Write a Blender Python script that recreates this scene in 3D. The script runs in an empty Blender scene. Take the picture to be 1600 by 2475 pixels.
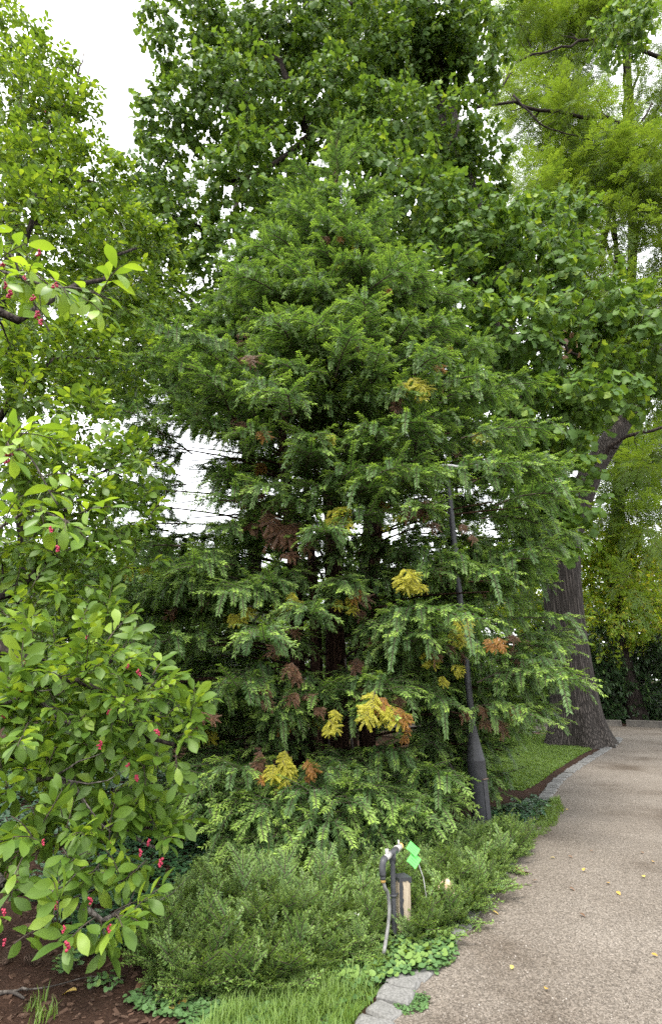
import bpy, math, random
import numpy as np
from mathutils import Vector, Matrix, Euler, noise

# ------------------------------------------------------------------ camera, sky, sun, exposure
sc = bpy.context.scene
C = sc.collection
R = math.radians
FPX, PITCH, EYE = 1318.0, R(17.0), 1.6          # focal length in photo pixels (1600 x 2475), tilt, eye height
cam = bpy.data.cameras.new('camera')
cam_ob = bpy.data.objects.new('camera', cam); C.objects.link(cam_ob)
cam.sensor_fit = 'VERTICAL'; cam.sensor_height = 36.0
cam.lens = FPX / 2475.0 * 36.0
cam.clip_start = 0.05; cam.clip_end = 2000
cam_ob.location = (0, 0, EYE); cam_ob.rotation_euler = (R(90) + PITCH, 0, 0)
sc.camera = cam_ob

w = bpy.data.worlds.new('World'); sc.world = w; w.use_nodes = True
nt = w.node_tree; nt.nodes.clear()
sky = nt.nodes.new('ShaderNodeTexSky'); sky.sky_type = 'NISHITA'; sky.sun_disc = False
SUN_EL, SUN_ROT = R(62), R(205)
sky.sun_elevation = SUN_EL; sky.sun_rotation = SUN_ROT; sky.air_density = 1.0; sky.dust_density = 4.0
mx = nt.nodes.new('ShaderNodeMixRGB'); mx.inputs[0].default_value = 0.78
mx.inputs[2].default_value = (8.9, 8.95, 9.0, 1)       # even high cloud veil
bg = nt.nodes.new('ShaderNodeBackground'); bg.inputs[1].default_value = 0.13
wo = nt.nodes.new('ShaderNodeOutputWorld')
nt.links.new(sky.outputs[0], mx.inputs[1]); nt.links.new(mx.outputs[0], bg.inputs[0]); nt.links.new(bg.outputs[0], wo.inputs[0])

sun = bpy.data.lights.new('sun', 'SUN'); sun.energy = 1.5; sun.angle = R(18); sun.color = (1, 0.95, 0.86)
sun_ob = bpy.data.objects.new('sun', sun); C.objects.link(sun_ob)
sd = Vector((math.sin(SUN_ROT) * math.cos(SUN_EL), math.cos(SUN_ROT) * math.cos(SUN_EL), math.sin(SUN_EL)))
sun_ob.rotation_euler = sd.to_track_quat('Z', 'Y').to_euler(); sun_ob.location = sd * 60

sc.view_settings.view_transform = 'Standard'; sc.view_settings.look = 'None'
sc.view_settings.exposure = 1.75; sc.view_settings.gamma = 1.0
sc.view_settings.use_curve_mapping = False
sc.cycles.max_bounces = 7; sc.cycles.diffuse_bounces = 4; sc.cycles.glossy_bounces = 2
sc.cycles.transmission_bounces = 5; sc.cycles.transparent_max_bounces = 4
sc.cycles.use_denoising = False

# ------------------------------------------------------------------ helpers
CP, SP = math.cos(PITCH), math.sin(PITCH)
def ray(px, py):
    x = (px - 800) / FPX; y = (1237.5 - py) / FPX
    return Vector((x, CP - y * SP, SP + y * CP))
def G(px, py, z=0.0):
    d = ray(px, py); t = (z - EYE) / d.z
    return Vector((d.x * t, d.y * t, z))
def P(px, py, Y):
    d = ray(px, py); t = Y / d.y
    return Vector((d.x * t, Y, EYE + d.z * t))
def proj(p):
    v = Vector(p) - Vector((0, 0, EYE))
    dz = v.y * CP + v.z * SP; dy = -v.y * SP + v.z * CP
    if dz <= 0.05: return None
    return 800 + FPX * v.x / dz, 1237.5 - FPX * dy / dz, dz

class MB:
    def __init__(s): s.v = []; s.f = []; s.a = []; s.b = []; s.m = []; s.mi = 0
    def add(s, vs, fs, a=0.5, b=0.0):
        o = len(s.v)
        s.v += [tuple(p) for p in vs]
        s.a += (list(a) if hasattr(a, '__len__') else [a] * len(vs))
        s.b += (list(b) if hasattr(b, '__len__') else [b] * len(vs))
        s.f += [tuple(o + i for i in f) for f in fs]
        s.m += [s.mi] * len(fs)
    def mesh(s, name, mats, smooth=True):
        me = bpy.data.meshes.new(name)
        me.from_pydata(s.v, [], s.f)
        for m in (mats if isinstance(mats, (list, tuple)) else [mats]): me.materials.append(m)
        me.polygons.foreach_set('material_index', s.m)
        me.polygons.foreach_set('use_smooth', [smooth] * len(s.f))
        at = me.attributes.new('v', 'FLOAT', 'POINT'); at.data.foreach_set('value', s.a)
        at = me.attributes.new('tip', 'FLOAT', 'POINT'); at.data.foreach_set('value', s.b)
        me.update()
        return me
    def build(s, name, mats, parent=None, smooth=True):
        return obj(name, s.mesh(name, mats, smooth), parent)
    # --- shapes
    def box(s, c, size, rot=None, bev=0.0, a=0.5):
        x, y, z = (k / 2 for k in size)
        M = (rot or Matrix.Identity(3))
        c = Vector(c)
        if bev <= 0:
            vs = [M @ Vector((sx * x, sy * y, sz * z)) + c for sz in (-1, 1) for sx, sy in ((-1, -1), (1, -1), (1, 1), (-1, 1))]
            fs = [(3, 2, 1, 0), (4, 5, 6, 7), (0, 1, 5, 4), (1, 2, 6, 5), (2, 3, 7, 6), (3, 0, 4, 7)]
            s.add(vs, fs, a); return
        e = bev
        rings = [(-z, e), (-z + e, 0), (z - e, 0), (z, e)]
        vs = []; fs = []
        for zz, ins in rings:
            X, Y = x - ins, y - ins
            k = e * 0.9
            for px, py in ((-X + k, -Y), (X - k, -Y), (X, -Y + k), (X, Y - k), (X - k, Y), (-X + k, Y), (-X, Y - k), (-X, -Y + k)):
                vs.append(M @ Vector((px, py, zz)) + c)
        for r in range(3):
            for i in range(8):
                j = (i + 1) % 8
                fs.append((r * 8 + i, r * 8 + j, r * 8 + 8 + j, r * 8 + 8 + i))
        fs.append(tuple(range(7, -1, -1))); fs.append(tuple(range(24, 32)))
        s.add(vs, fs, a)
    def tube(s, pts, rad, seg=8, cap=True, jit=0.0, a=0.5):
        pts = [Vector(p) for p in pts]; n = len(pts)
        rad = rad if hasattr(rad, '__len__') else [rad] * n
        vs = []; fs = []
        t = (pts[1] - pts[0]).normalized()
        u = t.orthogonal().normalized()
        for i, p in enumerate(pts):
            t = (pts[min(i + 1, n - 1)] - pts[max(i - 1, 0)]).normalized()
            u = (u - t * u.dot(t)).normalized(); q = t.cross(u)
            for k in range(seg):
                an = 2 * math.pi * k / seg
                r = rad[i] * (1 + (random.uniform(-jit, jit) if jit else 0))
                vs.append(p + u * math.cos(an) * r + q * math.sin(an) * r)
        for i in range(n - 1):
            for k in range(seg):
                j = (k + 1) % seg
                fs.append((i * seg + k, i * seg + j, i * seg + seg + j, i * seg + seg + k))
        if cap:
            fs.append(tuple(range(seg - 1, -1, -1))); fs.append(tuple((n - 1) * seg + k for k in range(seg)))
        s.add(vs, fs, a)
    def lathe(s, prof, M=None, seg=24, a=0.5):
        M = M or Matrix.Identity(4)
        vs = []; fs = []
        for r, z in prof:
            for k in range(seg):
                an = 2 * math.pi * k / seg
                vs.append(M @ Vector((r * math.cos(an), r * math.sin(an), z)))
        for i in range(len(prof) - 1):
            for k in range(seg):
                j = (k + 1) % seg
                fs.append((i * seg + k, i * seg + j, i * seg + seg + j, i * seg + seg + k))
        s.add(vs, fs, a)

def obj(name, me, parent=None):
    o = bpy.data.objects.new(name, me); C.objects.link(o)
    if parent is not None: o.parent = parent
    return o
def thing(name, label, cat, loc=(0, 0, 0), group=None):
    o = bpy.data.objects.new(name, None); C.objects.link(o); o.location = loc
    o.empty_display_size = 0.1
    tag(o, label, cat, group); return o
def tag(o, label, cat, group=None):
    o['label'] = label; o['category'] = cat
    if group: o['group'] = group
    return o
def structure(o): o['kind'] = 'structure'; return o
def keep(o, parent):            # parent without moving (parents are never rotated here)
    o.parent = parent; o.matrix_parent_inverse = Matrix.Translation(-Vector(parent.location)); return o

def smooth_line(pts, n):
    """Catmull-Rom through pts (Vector lists)"""
    pts = [Vector(p) for p in pts]
    if len(pts) == 2: return [pts[0].lerp(pts[1], i / (n - 1)) for i in range(n)]
    q = [pts[0] * 2 - pts[1]] + pts + [pts[-1] * 2 - pts[-2]]
    out = []
    for i in range(n):
        t = i / (n - 1) * (len(pts) - 1); k = min(int(t), len(pts) - 2); u = t - k
        a, b, c, d = q[k:k + 4]
        out.append(0.5 * ((2 * b) + (c - a) * u + (2 * a - 5 * b + 4 * c - d) * u * u + (3 * b - a - 3 * c + d) * u ** 3))
    return out

# ------------------------------------------------------------------ materials
def new_mat(name):
    m = bpy.data.materials.new(name); m.use_nodes = True
    t = m.node_tree; t.nodes.clear()
    out = t.nodes.new('ShaderNodeOutputMaterial')
    b = t.nodes.new('ShaderNodeBsdfPrincipled'); t.links.new(b.outputs[0], out.inputs[0])
    return m, t, b, out
def N(t, kind, **kw):
    n = t.nodes.new(kind)
    for k, v in kw.items():
        if k.startswith('i_'): n.inputs[k[2:].replace('_', ' ')].default_value = v
        else: setattr(n, k, v)
    return n
def ramp(t, src, stops):
    r = t.nodes.new('ShaderNodeValToRGB')
    e = r.color_ramp.elements
    while len(e) < len(stops): e.new(0.5)
    for k, (p, c) in zip(e, stops): k.position = p; k.color = (*c, 1)
    t.links.new(src, r.inputs[0]); return r
def coords(t, scale=(1, 1, 1), space='Object'):
    tc = t.nodes.new('ShaderNodeTexCoord'); mp = t.nodes.new('ShaderNodeMapping')
    mp.inputs['Scale'].default_value = scale
    t.links.new(tc.outputs[space], mp.inputs[0]); return mp.outputs[0]

def leaf_mat(name, ca, cb, ctip, trans=0.3, rough=0.45, spec=0.35, warm=1.25):
    m, t, b, out = new_mat(name)
    av = N(t, 'ShaderNodeAttribute', attribute_name='v')
    at = N(t, 'ShaderNodeAttribute', attribute_name='tip')
    oi = N(t, 'ShaderNodeObjectInfo')
    s = N(t, 'ShaderNodeMath', operation='MULTIPLY_ADD'); s.inputs[1].default_value = 0.55
    h = N(t, 'ShaderNodeMath', operation='MULTIPLY'); h.inputs[1].default_value = 0.45
    t.links.new(oi.outputs['Random'], h.inputs[0]); t.links.new(av.outputs['Fac'], s.inputs[0]); t.links.new(h.outputs[0], s.inputs[2])
    m1 = N(t, 'ShaderNodeMixRGB'); m1.inputs[1].default_value = (*ca, 1); m1.inputs[2].default_value = (*cb, 1)
    t.links.new(s.outputs[0], m1.inputs[0])
    m2 = N(t, 'ShaderNodeMixRGB'); m2.inputs[2].default_value = (*ctip, 1)
    t.links.new(at.outputs['Fac'], m2.inputs[0]); t.links.new(m1.outputs[0], m2.inputs[1])
    t.links.new(m2.outputs[0], b.inputs['Base Color'])
    b.inputs['Roughness'].default_value = rough; b.inputs['Specular IOR Level'].default_value = spec
    if trans > 0:
        tr = N(t, 'ShaderNodeBsdfTranslucent')
        mu = N(t, 'ShaderNodeMixRGB', blend_type='MULTIPLY'); mu.inputs[0].default_value = 1
        mu.inputs[2].default_value = (1.6 * warm, 1.75, 0.75, 1)
        t.links.new(m2.outputs[0], mu.inputs[1]); t.links.new(mu.outputs[0], tr.inputs[0])
        ms = N(t, 'ShaderNodeMixShader'); ms.inputs[0].default_value = trans
        t.links.new(b.outputs[0], ms.inputs[1]); t.links.new(tr.outputs[0], ms.inputs[2]); t.links.new(ms.outputs[0], out.inputs[0])
    return m

def bark_mat(name, ca, cb, sx=9, sz=1.3, bump=0.6, dist=0.03):
    m, t, b, out = new_mat(name)
    co = coords(t, (sx, sx, sz))
    n1 = N(t, 'ShaderNodeTexNoise', i_Scale=2.2, i_Detail=8.0, i_Roughness=0.65); t.links.new(co, n1.inputs['Vector'])
    n2 = N(t, 'ShaderNodeTexVoronoi', feature='DISTANCE_TO_EDGE', i_Scale=2.0)
    wmix = N(t, 'ShaderNodeMixRGB', blend_type='ADD'); wmix.inputs[0].default_value = 0.35
    t.links.new(co, wmix.inputs[1]); t.links.new(n1.outputs['Color'], wmix.inputs[2]); t.links.new(wmix.outputs[0], n2.inputs['Vector'])
    mm = N(t, 'ShaderNodeMath', operation='MULTIPLY'); t.links.new(n1.outputs[0], mm.inputs[0])
    sm = N(t, 'ShaderNodeMapRange'); sm.inputs[2].default_value = 0.25; t.links.new(n2.outputs[0], sm.inputs[0]); t.links.new(sm.outputs[0], mm.inputs[1])
    r = ramp(t, mm.outputs[0], [(0.15, ca), (0.75, cb)]); t.links.new(r.outputs[0], b.inputs['Base Color'])
    b.inputs['Roughness'].default_value = 0.9; b.inputs['Specular IOR Level'].default_value = 0.15
    bp = N(t, 'ShaderNodeBump', i_Strength=bump, i_Distance=dist); t.links.new(mm.outputs[0], bp.inputs['Height']); t.links.new(bp.outputs[0], b.inputs['Normal'])
    return m

def noisy_mat(name, stops, scale=6.0, detail=6.0, rough=0.8, bump=0.0, dist=0.01, spec=0.3, space='Object'):
    m, t, b, out = new_mat(name)
    co = coords(t, (1, 1, 1), space)
    n1 = N(t, 'ShaderNodeTexNoise', i_Scale=scale, i_Detail=detail, i_Roughness=0.6); t.links.new(co, n1.inputs['Vector'])
    r = ramp(t, n1.outputs[0], stops); t.links.new(r.outputs[0], b.inputs['Base Color'])
    b.inputs['Roughness'].default_value = rough; b.inputs['Specular IOR Level'].default_value = spec
    if bump:
        bp = N(t, 'ShaderNodeBump', i_Strength=bump, i_Distance=dist); t.links.new(n1.outputs[0], bp.inputs['Height']); t.links.new(bp.outputs[0], b.inputs['Normal'])
    return m

M = {}
M['fir'] = leaf_mat('fir_needles', (0.048, 0.103, 0.038), (0.108, 0.190, 0.060), (0.31, 0.45, 0.09), trans=0.30, rough=0.5, spec=0.28, warm=1.02)
M['fir_yellow'] = leaf_mat('fir_yellow', (0.27, 0.25, 0.014), (0.42, 0.40, 0.03), (0.50, 0.48, 0.06), trans=0.25, warm=1.0)
M['fir_orange'] = leaf_mat('fir_orange', (0.19, 0.075, 0.016), (0.32, 0.145, 0.022), (0.36, 0.2, 0.03), trans=0.15, warm=1.0)
M['fir_brown'] = leaf_mat('fir_brown', (0.075, 0.035, 0.018), (0.20, 0.10, 0.055), (0.24, 0.13, 0.07), trans=0.12, warm=1.0)
M['magnolia'] = leaf_mat('magnolia_leaf', (0.058, 0.122, 0.018), (0.115, 0.200, 0.030), (0.19, 0.29, 0.035), trans=0.36, rough=0.45, spec=0.35)
M['magnolia_lit'] = leaf_mat('lit_magnolia_leaf', (0.085, 0.17, 0.022), (0.15, 0.26, 0.035), (0.22, 0.34, 0.045), trans=0.4, rough=0.4, spec=0.4)  # near branches catch more light: painted in as a paler leaf colour
M['tulip'] = leaf_mat('tulip_leaf', (0.044, 0.102, 0.022), (0.105, 0.195, 0.036), (0.20, 0.30, 0.05), trans=0.34, rough=0.5, spec=0.22)
M['locust'] = leaf_mat('locust_leaf', (0.064, 0.126, 0.020), (0.122, 0.192, 0.030), (0.19, 0.26, 0.04), trans=0.48)
M['left_tree'] = leaf_mat('linden_leaf', (0.034, 0.082, 0.014), (0.075, 0.142, 0.022), (0.12, 0.2, 0.025), trans=0.36)
M['maple'] = leaf_mat('maple_leaf', (0.11, 0.21, 0.022), (0.22, 0.34, 0.035), (0.34, 0.36, 0.05), trans=0.5)
M['dark_shrub'] = leaf_mat('rhododendron_leaf', (0.014, 0.036, 0.012), (0.035, 0.075, 0.024), (0.07, 0.13, 0.03), trans=0.12, rough=0.4)
M['wood_leaf'] = leaf_mat('woodland_leaf', (0.03, 0.075, 0.018), (0.075, 0.16, 0.03), (0.12, 0.2, 0.03), trans=0.32)
M['juniper'] = leaf_mat('juniper_needles', (0.062, 0.125, 0.034), (0.125, 0.22, 0.060), (0.24, 0.35, 0.07), trans=0.24, rough=0.5)
M['ivy'] = leaf_mat('ivy_leaf', (0.018, 0.055, 0.025), (0.04, 0.10, 0.038), (0.08, 0.16, 0.05), trans=0.1, rough=0.4, spec=0.5)
M['weed'] = leaf_mat('ground_ivy_leaf', (0.055, 0.118, 0.038), (0.098, 0.185, 0.06), (0.15, 0.24, 0.06), trans=0.22, rough=0.5)
M['grass'] = leaf_mat('grass_blade', (0.065, 0.13, 0.02), (0.125, 0.21, 0.035), (0.19, 0.27, 0.06), trans=0.25)
M['stem'] = noisy_mat('twig_bark', [(0.3, (0.035, 0.026, 0.02)), (0.7, (0.09, 0.07, 0.055))], 30, rough=0.9)
M['fir_bark'] = bark_mat('fir_bark', (0.030, 0.016, 0.011), (0.13, 0.075, 0.05), 14, 0.8, 0.8, 0.03)
M['tulip_bark'] = bark_mat('tulip_bark', (0.030, 0.026, 0.023), (0.125, 0.108, 0.095), 11, 0.5, 0.9, 0.05)
M['dark_bark'] = bark_mat('dark_bark', (0.018, 0.014, 0.012), (0.075, 0.06, 0.05), 9, 1.4)
M['grey_bark'] = bark_mat('grey_bark', (0.06, 0.052, 0.046), (0.19, 0.17, 0.15), 12, 3)
M['dry_leaf'] = leaf_mat('dry_leaf', (0.11, 0.058, 0.034), (0.21, 0.125, 0.075), (0.24, 0.15, 0.08), trans=0.15, warm=1.0)
M['gold_leaf'] = leaf_mat('gold_leaf', (0.42, 0.24, 0.05), (0.55, 0.42, 0.12), (0.5, 0.4, 0.1), trans=0.15, warm=1.0)

# ------------------------------------------------------------------ scatter: geometry-node instances for uncountable foliage
def scatter(name, protos, placed, parent=None):
    """placed: list of (proto index, Matrix). One stuff object."""
    n = len(placed)
    me = bpy.data.meshes.new(name); me.vertices.add(n)
    co = np.zeros((n, 3)); ro = np.zeros((n, 3)); sl = np.ones(n); ix = np.zeros(n, dtype=np.int32)
    for i, (k, mt) in enumerate(placed):
        lo, q, s = mt.decompose()
        co[i] = lo; ro[i] = q.to_euler(); sl[i] = s.x; ix[i] = k
    me.vertices.foreach_set('co', co.ravel())
    a = me.attributes.new('rot', 'FLOAT_VECTOR', 'POINT'); a.data.foreach_set('vector', ro.ravel())
    a = me.attributes.new('scl', 'FLOAT', 'POINT'); a.data.foreach_set('value', sl)
    a = me.attributes.new('idx', 'INT', 'POINT'); a.data.foreach_set('value', ix)
    for p in protos:
        for m in p.data.materials:
            if m.name not in me.materials: me.materials.append(m)
    o = obj(name, me, None)
    if parent is not None: keep(o, parent)
    g = bpy.data.node_groups.new(name + '_scatter', 'GeometryNodeTree')
    g.interface.new_socket('Geometry', in_out='INPUT', socket_type='NodeSocketGeometry')
    g.interface.new_socket('Geometry', in_out='OUTPUT', socket_type='NodeSocketGeometry')
    gi = g.nodes.new('NodeGroupInput'); go = g.nodes.new('NodeGroupOutput')
    jn = g.nodes.new('GeometryNodeJoinGeometry')
    def named(nm, dt):
        x = g.nodes.new('GeometryNodeInputNamedAttribute'); x.data_type = dt; x.inputs['Name'].default_value = nm; return x.outputs[0]
    ar, as_, ai = named('rot', 'FLOAT_VECTOR'), named('scl', 'FLOAT'), named('idx', 'INT')
    for k, p in enumerate(protos):
        oi = g.nodes.new('GeometryNodeObjectInfo'); oi.inputs['Object'].default_value = p
        cp = g.nodes.new('FunctionNodeCompare'); cp.data_type = 'INT'; cp.operation = 'EQUAL'
        g.links.new(ai, cp.inputs[2]); cp.inputs[3].default_value = k
        ip = g.nodes.new('GeometryNodeInstanceOnPoints')
        g.links.new(gi.outputs[0], ip.inputs['Points']); g.links.new(cp.outputs[0], ip.inputs['Selection'])
        g.links.new(oi.outputs['Geometry'], ip.inputs['Instance']); g.links.new(ar, ip.inputs['Rotation']); g.links.new(as_, ip.inputs['Scale'])
        g.links.new(ip.outputs[0], jn.inputs[0])
    g.links.new(jn.outputs[0], go.inputs[0])
    md = o.modifiers.new('scatter', 'NODES'); md.node_group = g
    o['kind'] = 'stuff'
    return o
def proto(name, mb, mats, smooth=True):
    return bpy.data.objects.new(name, mb.mesh(name, mats, smooth))

def frame(d, roll_up=None, rng=random):
    """matrix whose X runs along d and Z is near 'up'"""
    d = Vector(d).normalized(); up = Vector(roll_up or (0, 0, 1))
    if abs(d.dot(up.normalized())) > 0.97: up = Vector((rng.uniform(-1, 1), rng.uniform(-1, 1), 0.2))
    y = up.cross(d).normalized(); z = d.cross(y)
    return Matrix((d, y, z)).transposed()
def place(p, d, s=1.0, up=None, rng=random):
    return Matrix.Translation(p) @ frame(d, up, rng).to_4x4() @ Matrix.Scale(s, 4)
def rdir(rng):
    while True:
        v = Vector((rng.uniform(-1, 1), rng.uniform(-1, 1), rng.uniform(-1, 1)))
        if 0.05 < v.length < 1: return v.normalized()

# ------------------------------------------------------------------ leaf and twig shapes
def leaf_shape(kind):
    """half outline as (t along midrib, half width); unit length"""
    if kind == 'magnolia': return [(0, 0.02), (0.2, 0.13), (0.45, 0.22), (0.65, 0.25), (0.82, 0.19), (1.0, 0.0)]
    if kind == 'oval': return [(0, 0.05), (0.2, 0.26), (0.45, 0.34), (0.7, 0.25), (1.0, 0.0)]
    if kind == 'tulip': return [(0, 0.10), (0.05, 0.34), (0.32, 0.50), (0.45, 0.36), (0.72, 0.46), (0.95, 0.30), (0.86, 0.0)]
    if kind == 'ivy': return [(-0.05, 0.05), (-0.08, 0.30), (0.22, 0.50), (0.40, 0.28), (0.7, 0.20), (1.0, 0.0)]
    if kind == 'round': return [(0.12, 0.02), (0.0, 0.25), (0.2, 0.48), (0.55, 0.50), (0.85, 0.30), (0.98, 0.0)]
    if kind == 'long': return [(0, 0.03), (0.3, 0.13), (0.6, 0.15), (0.85, 0.09), (1.0, 0.0)]
def leaf_geo(kind, fold=0.25, droop=0.25):
    sh = leaf_shape(kind); vs = []; fs = []
    for t, wd in sh:
        x = t; zc = -droop * t * t
        vs += [(x, 0, zc), (x, wd, zc + fold * wd), (x, -wd, zc + fold * wd)]
    for i in range(len(sh) - 1):
        a, b = i * 3, i * 3 + 3
        fs += [(a, b, b + 1, a + 1), (a, a + 2, b + 2, b)]
    return vs, fs
LEAF_CACHE = {}
def leaf_mesh(kind, mat, var):
    key = (kind, mat.name, var)
    if key not in LEAF_CACHE:
        rng = random.Random(hash(kind) % 999 + var if False else var * 7 + len(kind))
        mb = MB(); vs, fs = leaf_geo(kind, rng.uniform(0.1, 0.45), rng.uniform(0.05, 0.45))
        mb.add(vs, fs, (var * 37 % 6) / 5.0, (0.05, 0.0, 0.15, 0.1, 0.4, 0.9)[var])
        LEAF_CACHE[key] = mb.mesh(kind + '_leaf', mat)
    return LEAF_CACHE[key]

class Twig:
    """a twig: stem tube along +X plus leaves [(variant, Matrix)]"""
    def __init__(s, kind, mat, leaf_len, length, n, rng, whorl=False, petiole=0.25, sag=0.25, fresh=0.12):
        s.kind, s.mat = kind, mat
        end = Vector((length, rng.uniform(-.1, .1) * length, rng.uniform(-.25, .1) * length))
        s.stem = smooth_line([Vector((0, 0, 0)), end * 0.5 + Vector((0, rng.uniform(-.06, .06) * length, 0.06 * length)), end], 5)
        s.leaves = []; s.pets = []
        for i in range(n):
            t = 1.0 - (i / n) ** 0.8 * 0.85 if whorl else 0.1 + 0.9 * (i + 0.5) / n
            k = min(int(t * 4), 3); b = s.stem[k].lerp(s.stem[k + 1], t * 4 - k)
            az = i * 2.4 + rng.uniform(-.4, .4)
            fwd = 0.75 if t > 0.85 else 0.45
            d = Vector((fwd + rng.uniform(-.2, .3), math.cos(az), 0.55 * math.sin(az) + rng.uniform(-sag - .25, -sag + .25))).normalized()
            L = leaf_len * rng.uniform(0.6, 1.15)
            pt = b + d * L * petiole + Vector((0, 0, -0.05 * L))
            up = Vector((rng.uniform(-.45, .45), rng.uniform(-.45, .45), 1))
            d2 = (d + Vector((0, 0, -sag * rng.uniform(0, 1.4)))).normalized()
            s.leaves.append((rng.randrange(6), place(pt, d2, L, up, rng), rng.random(), 1.0 if rng.random() < fresh else rng.random() * 0.15))
            if petiole > 0.1: s.pets.append((b, pt))
    def stem_mb(s, r=0.004):
        mb = MB(); mb.tube(s.stem, [r, r * 0.9, r * 0.8, r * 0.7, r * 0.5], 4)
        for a, b in s.pets: mb.tube([a, b], r * 0.35, 3, cap=False)
        return mb
    def proto(s, name, r=0.004):
        mb = s.stem_mb(r); mb.mi = 1
        vr = random.Random(5)
        for var, mt, v, tp in s.leaves:
            rng = random.Random(var * 7 + len(s.kind))
            vs, fs = leaf_geo(s.kind, rng.uniform(0.1, 0.45), rng.uniform(0.05, 0.45))
            mb.add([mt @ Vector(q) for q in vs], fs, v, tp)
        return proto(name, mb, [M['stem'], s.mat])

def pinnate_twig(name, mat, rng, L=0.55, nl=7, pairs=9, leaf=0.045):
    mb = MB(); stem = smooth_line([(0, 0, 0), (L * .5, 0.03, 0.03), (L, 0, -0.06)], 5)
    mb.tube(stem, [0.005, .0045, .004, .003, .002], 4); mb.mi = 1
    for i in range(nl):
        t = 0.15 + 0.85 * i / (nl - 1); k = min(int(t * 4), 3); b = stem[k].lerp(stem[k + 1], t * 4 - k)
        az = (1 if i % 2 else -1) * rng.uniform(0.6, 1.2) if i < nl - 1 else 0
        d = Vector((math.cos(az), math.sin(az), rng.uniform(-.35, .15))).normalized()
        side = d.cross(Vector((0, 0, 1))).normalized(); v = rng.random()
        RL = rng.uniform(0.2, 0.3)
        for j in range(pairs):
            u = (j + 1) / pairs; c = b + d * RL * u + Vector((0, 0, -0.10 * RL * u * u))
            for sg in (-1, 1):
                e = (side * sg + d * 0.35 + Vector((0, 0, rng.uniform(-.4, .1)))).normalized(); l = leaf * rng.uniform(.8, 1.1)
                wv = d * l * 0.2
                mb.add([c, c + e * l * .5 + wv, c + e * l, c + e * l * .5 - wv], [(0, 1, 2, 3)], min(1, v + rng.uniform(-.15, .15)), 0.0)
    return proto(name, mb, [M['stem'], mat])

def needle_shoot(mb, start, d, L, rng, nn=46, nl=0.058, nw=0.0105, sag=0.5, fresh=0.5, stem_r=0.005, flat=0.75, v=None):
    d = Vector(d).normalized(); p = Vector(start); step = L / 7
    pts = [p.copy()]
    for i in range(7):
        d = (d + Vector((0, 0, -sag * 0.14))).normalized(); p = p + d * step; pts.append(p.copy())
    m0 = mb.mi; mb.mi = 0; mb.tube(pts[::2] + [pts[-1]], [stem_r, stem_r * .9, stem_r * .8, stem_r * .7, stem_r * .5], 3, cap=False); mb.mi = m0
    v = rng.random() if v is None else v
    for i in range(nn):
        t = (i + rng.random()) / nn; k = min(int(t * 7), 6); c = pts[k].lerp(pts[k + 1], t * 7 - k)
        ax = (pts[k + 1] - pts[k]).normalized(); sd_ = ax.cross(Vector((0, 0, 1)))
        sd_ = sd_.normalized() if sd_.length > 0.1 else Vector((1, 0, 0)); up = sd_.cross(ax)
        sg = 1 if i % 2 else -1
        tilt = rng.uniform(-0.7, 1.2) * (1.5 - flat)
        fw = 0.55 + 0.5 * t
        e = (sd_ * sg + up * tilt + ax * fw).normalized()
        l = nl * rng.uniform(.75, 1.15) * (1 - 0.35 * t ** 3)
        wv = ax.cross(e).cross(e).normalized() * nw * 0.5
        tipd = e * l + Vector((0, 0, -0.18 * l))
        f = fresh * max(0, (t - 0.35) / 0.65) + rng.uniform(0, .06)
        mb.add([c - wv * .6, c + e * l * .5 + wv, c + tipd, c + e * l * .5 - wv], [(0, 1, 2, 3)], v, min(1, f))

def fir_bough(name, mat, rng, L=1.0, nsh=20, fresh=0.7, hang=0.6):
    mb = MB(); mb.mi = 1
    main = [Vector((0, 0, 0))]; d = Vector((1, 0, 0.28 + rng.uniform(-.1, .1))).normalized()
    for i in range(8):
        d = (d + Vector((0, rng.uniform(-.06, .06), -0.085))).normalized(); main.append(main[-1] + d * L * 0.62 / 8)
    mb.mi = 0; mb.tube(main[::2], [.011, .010, .009, .007, .005], 4, cap=False); mb.mi = 1
    for i in range(nsh):
        t = 0.08 + 0.92 * (i / (nsh - 1)) ** 0.9; k = min(int(t * 8), 7); b = main[k].lerp(main[k + 1], t * 8 - k)
        if i == nsh - 1: az = 0
        else: az = (1 if i % 2 else -1) * rng.uniform(0.45, 1.35)
        dirv = Vector((math.cos(az), math.sin(az), rng.uniform(-.1, .5)))
        l = rng.uniform(0.22, 0.40) * (1.05 if t > .8 else 1)
        needle_shoot(mb, b, dirv, l, rng, nn=int(l * 165), sag=rng.uniform(hang * .1, hang * 1.5), fresh=fresh * rng.uniform(0.45, 1.35))
        # hanging side shoot
        if rng.random() < 0.55:
            q = b + dirv.normalized() * l * rng.uniform(.25, .6)
            needle_shoot(mb, q, (dirv.x * .6, dirv.y * .8, -0.7), l * rng.uniform(.5, .95), rng, nn=int(l * 150), sag=.9, fresh=fresh * rng.uniform(0, .5))
    return mb

def blob_points(blobs, n, rng, shell=0.55, flat=0.8):
    wts = [b[1] ** 2 for b in blobs]; out = []
    for b in rng.choices(blobs, wts, k=n):
        d = rdir(rng); r = b[1] * (shell + (1 - shell) * rng.random()) if rng.random() < 0.75 else b[1] * rng.random()
        r *= 1 + 0.25 * noise.noise(d * 2.2 + b[0])
        out.append((b[0] + Vector((d.x * r, d.y * r, d.z * r * flat)), d))
    return out

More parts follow.
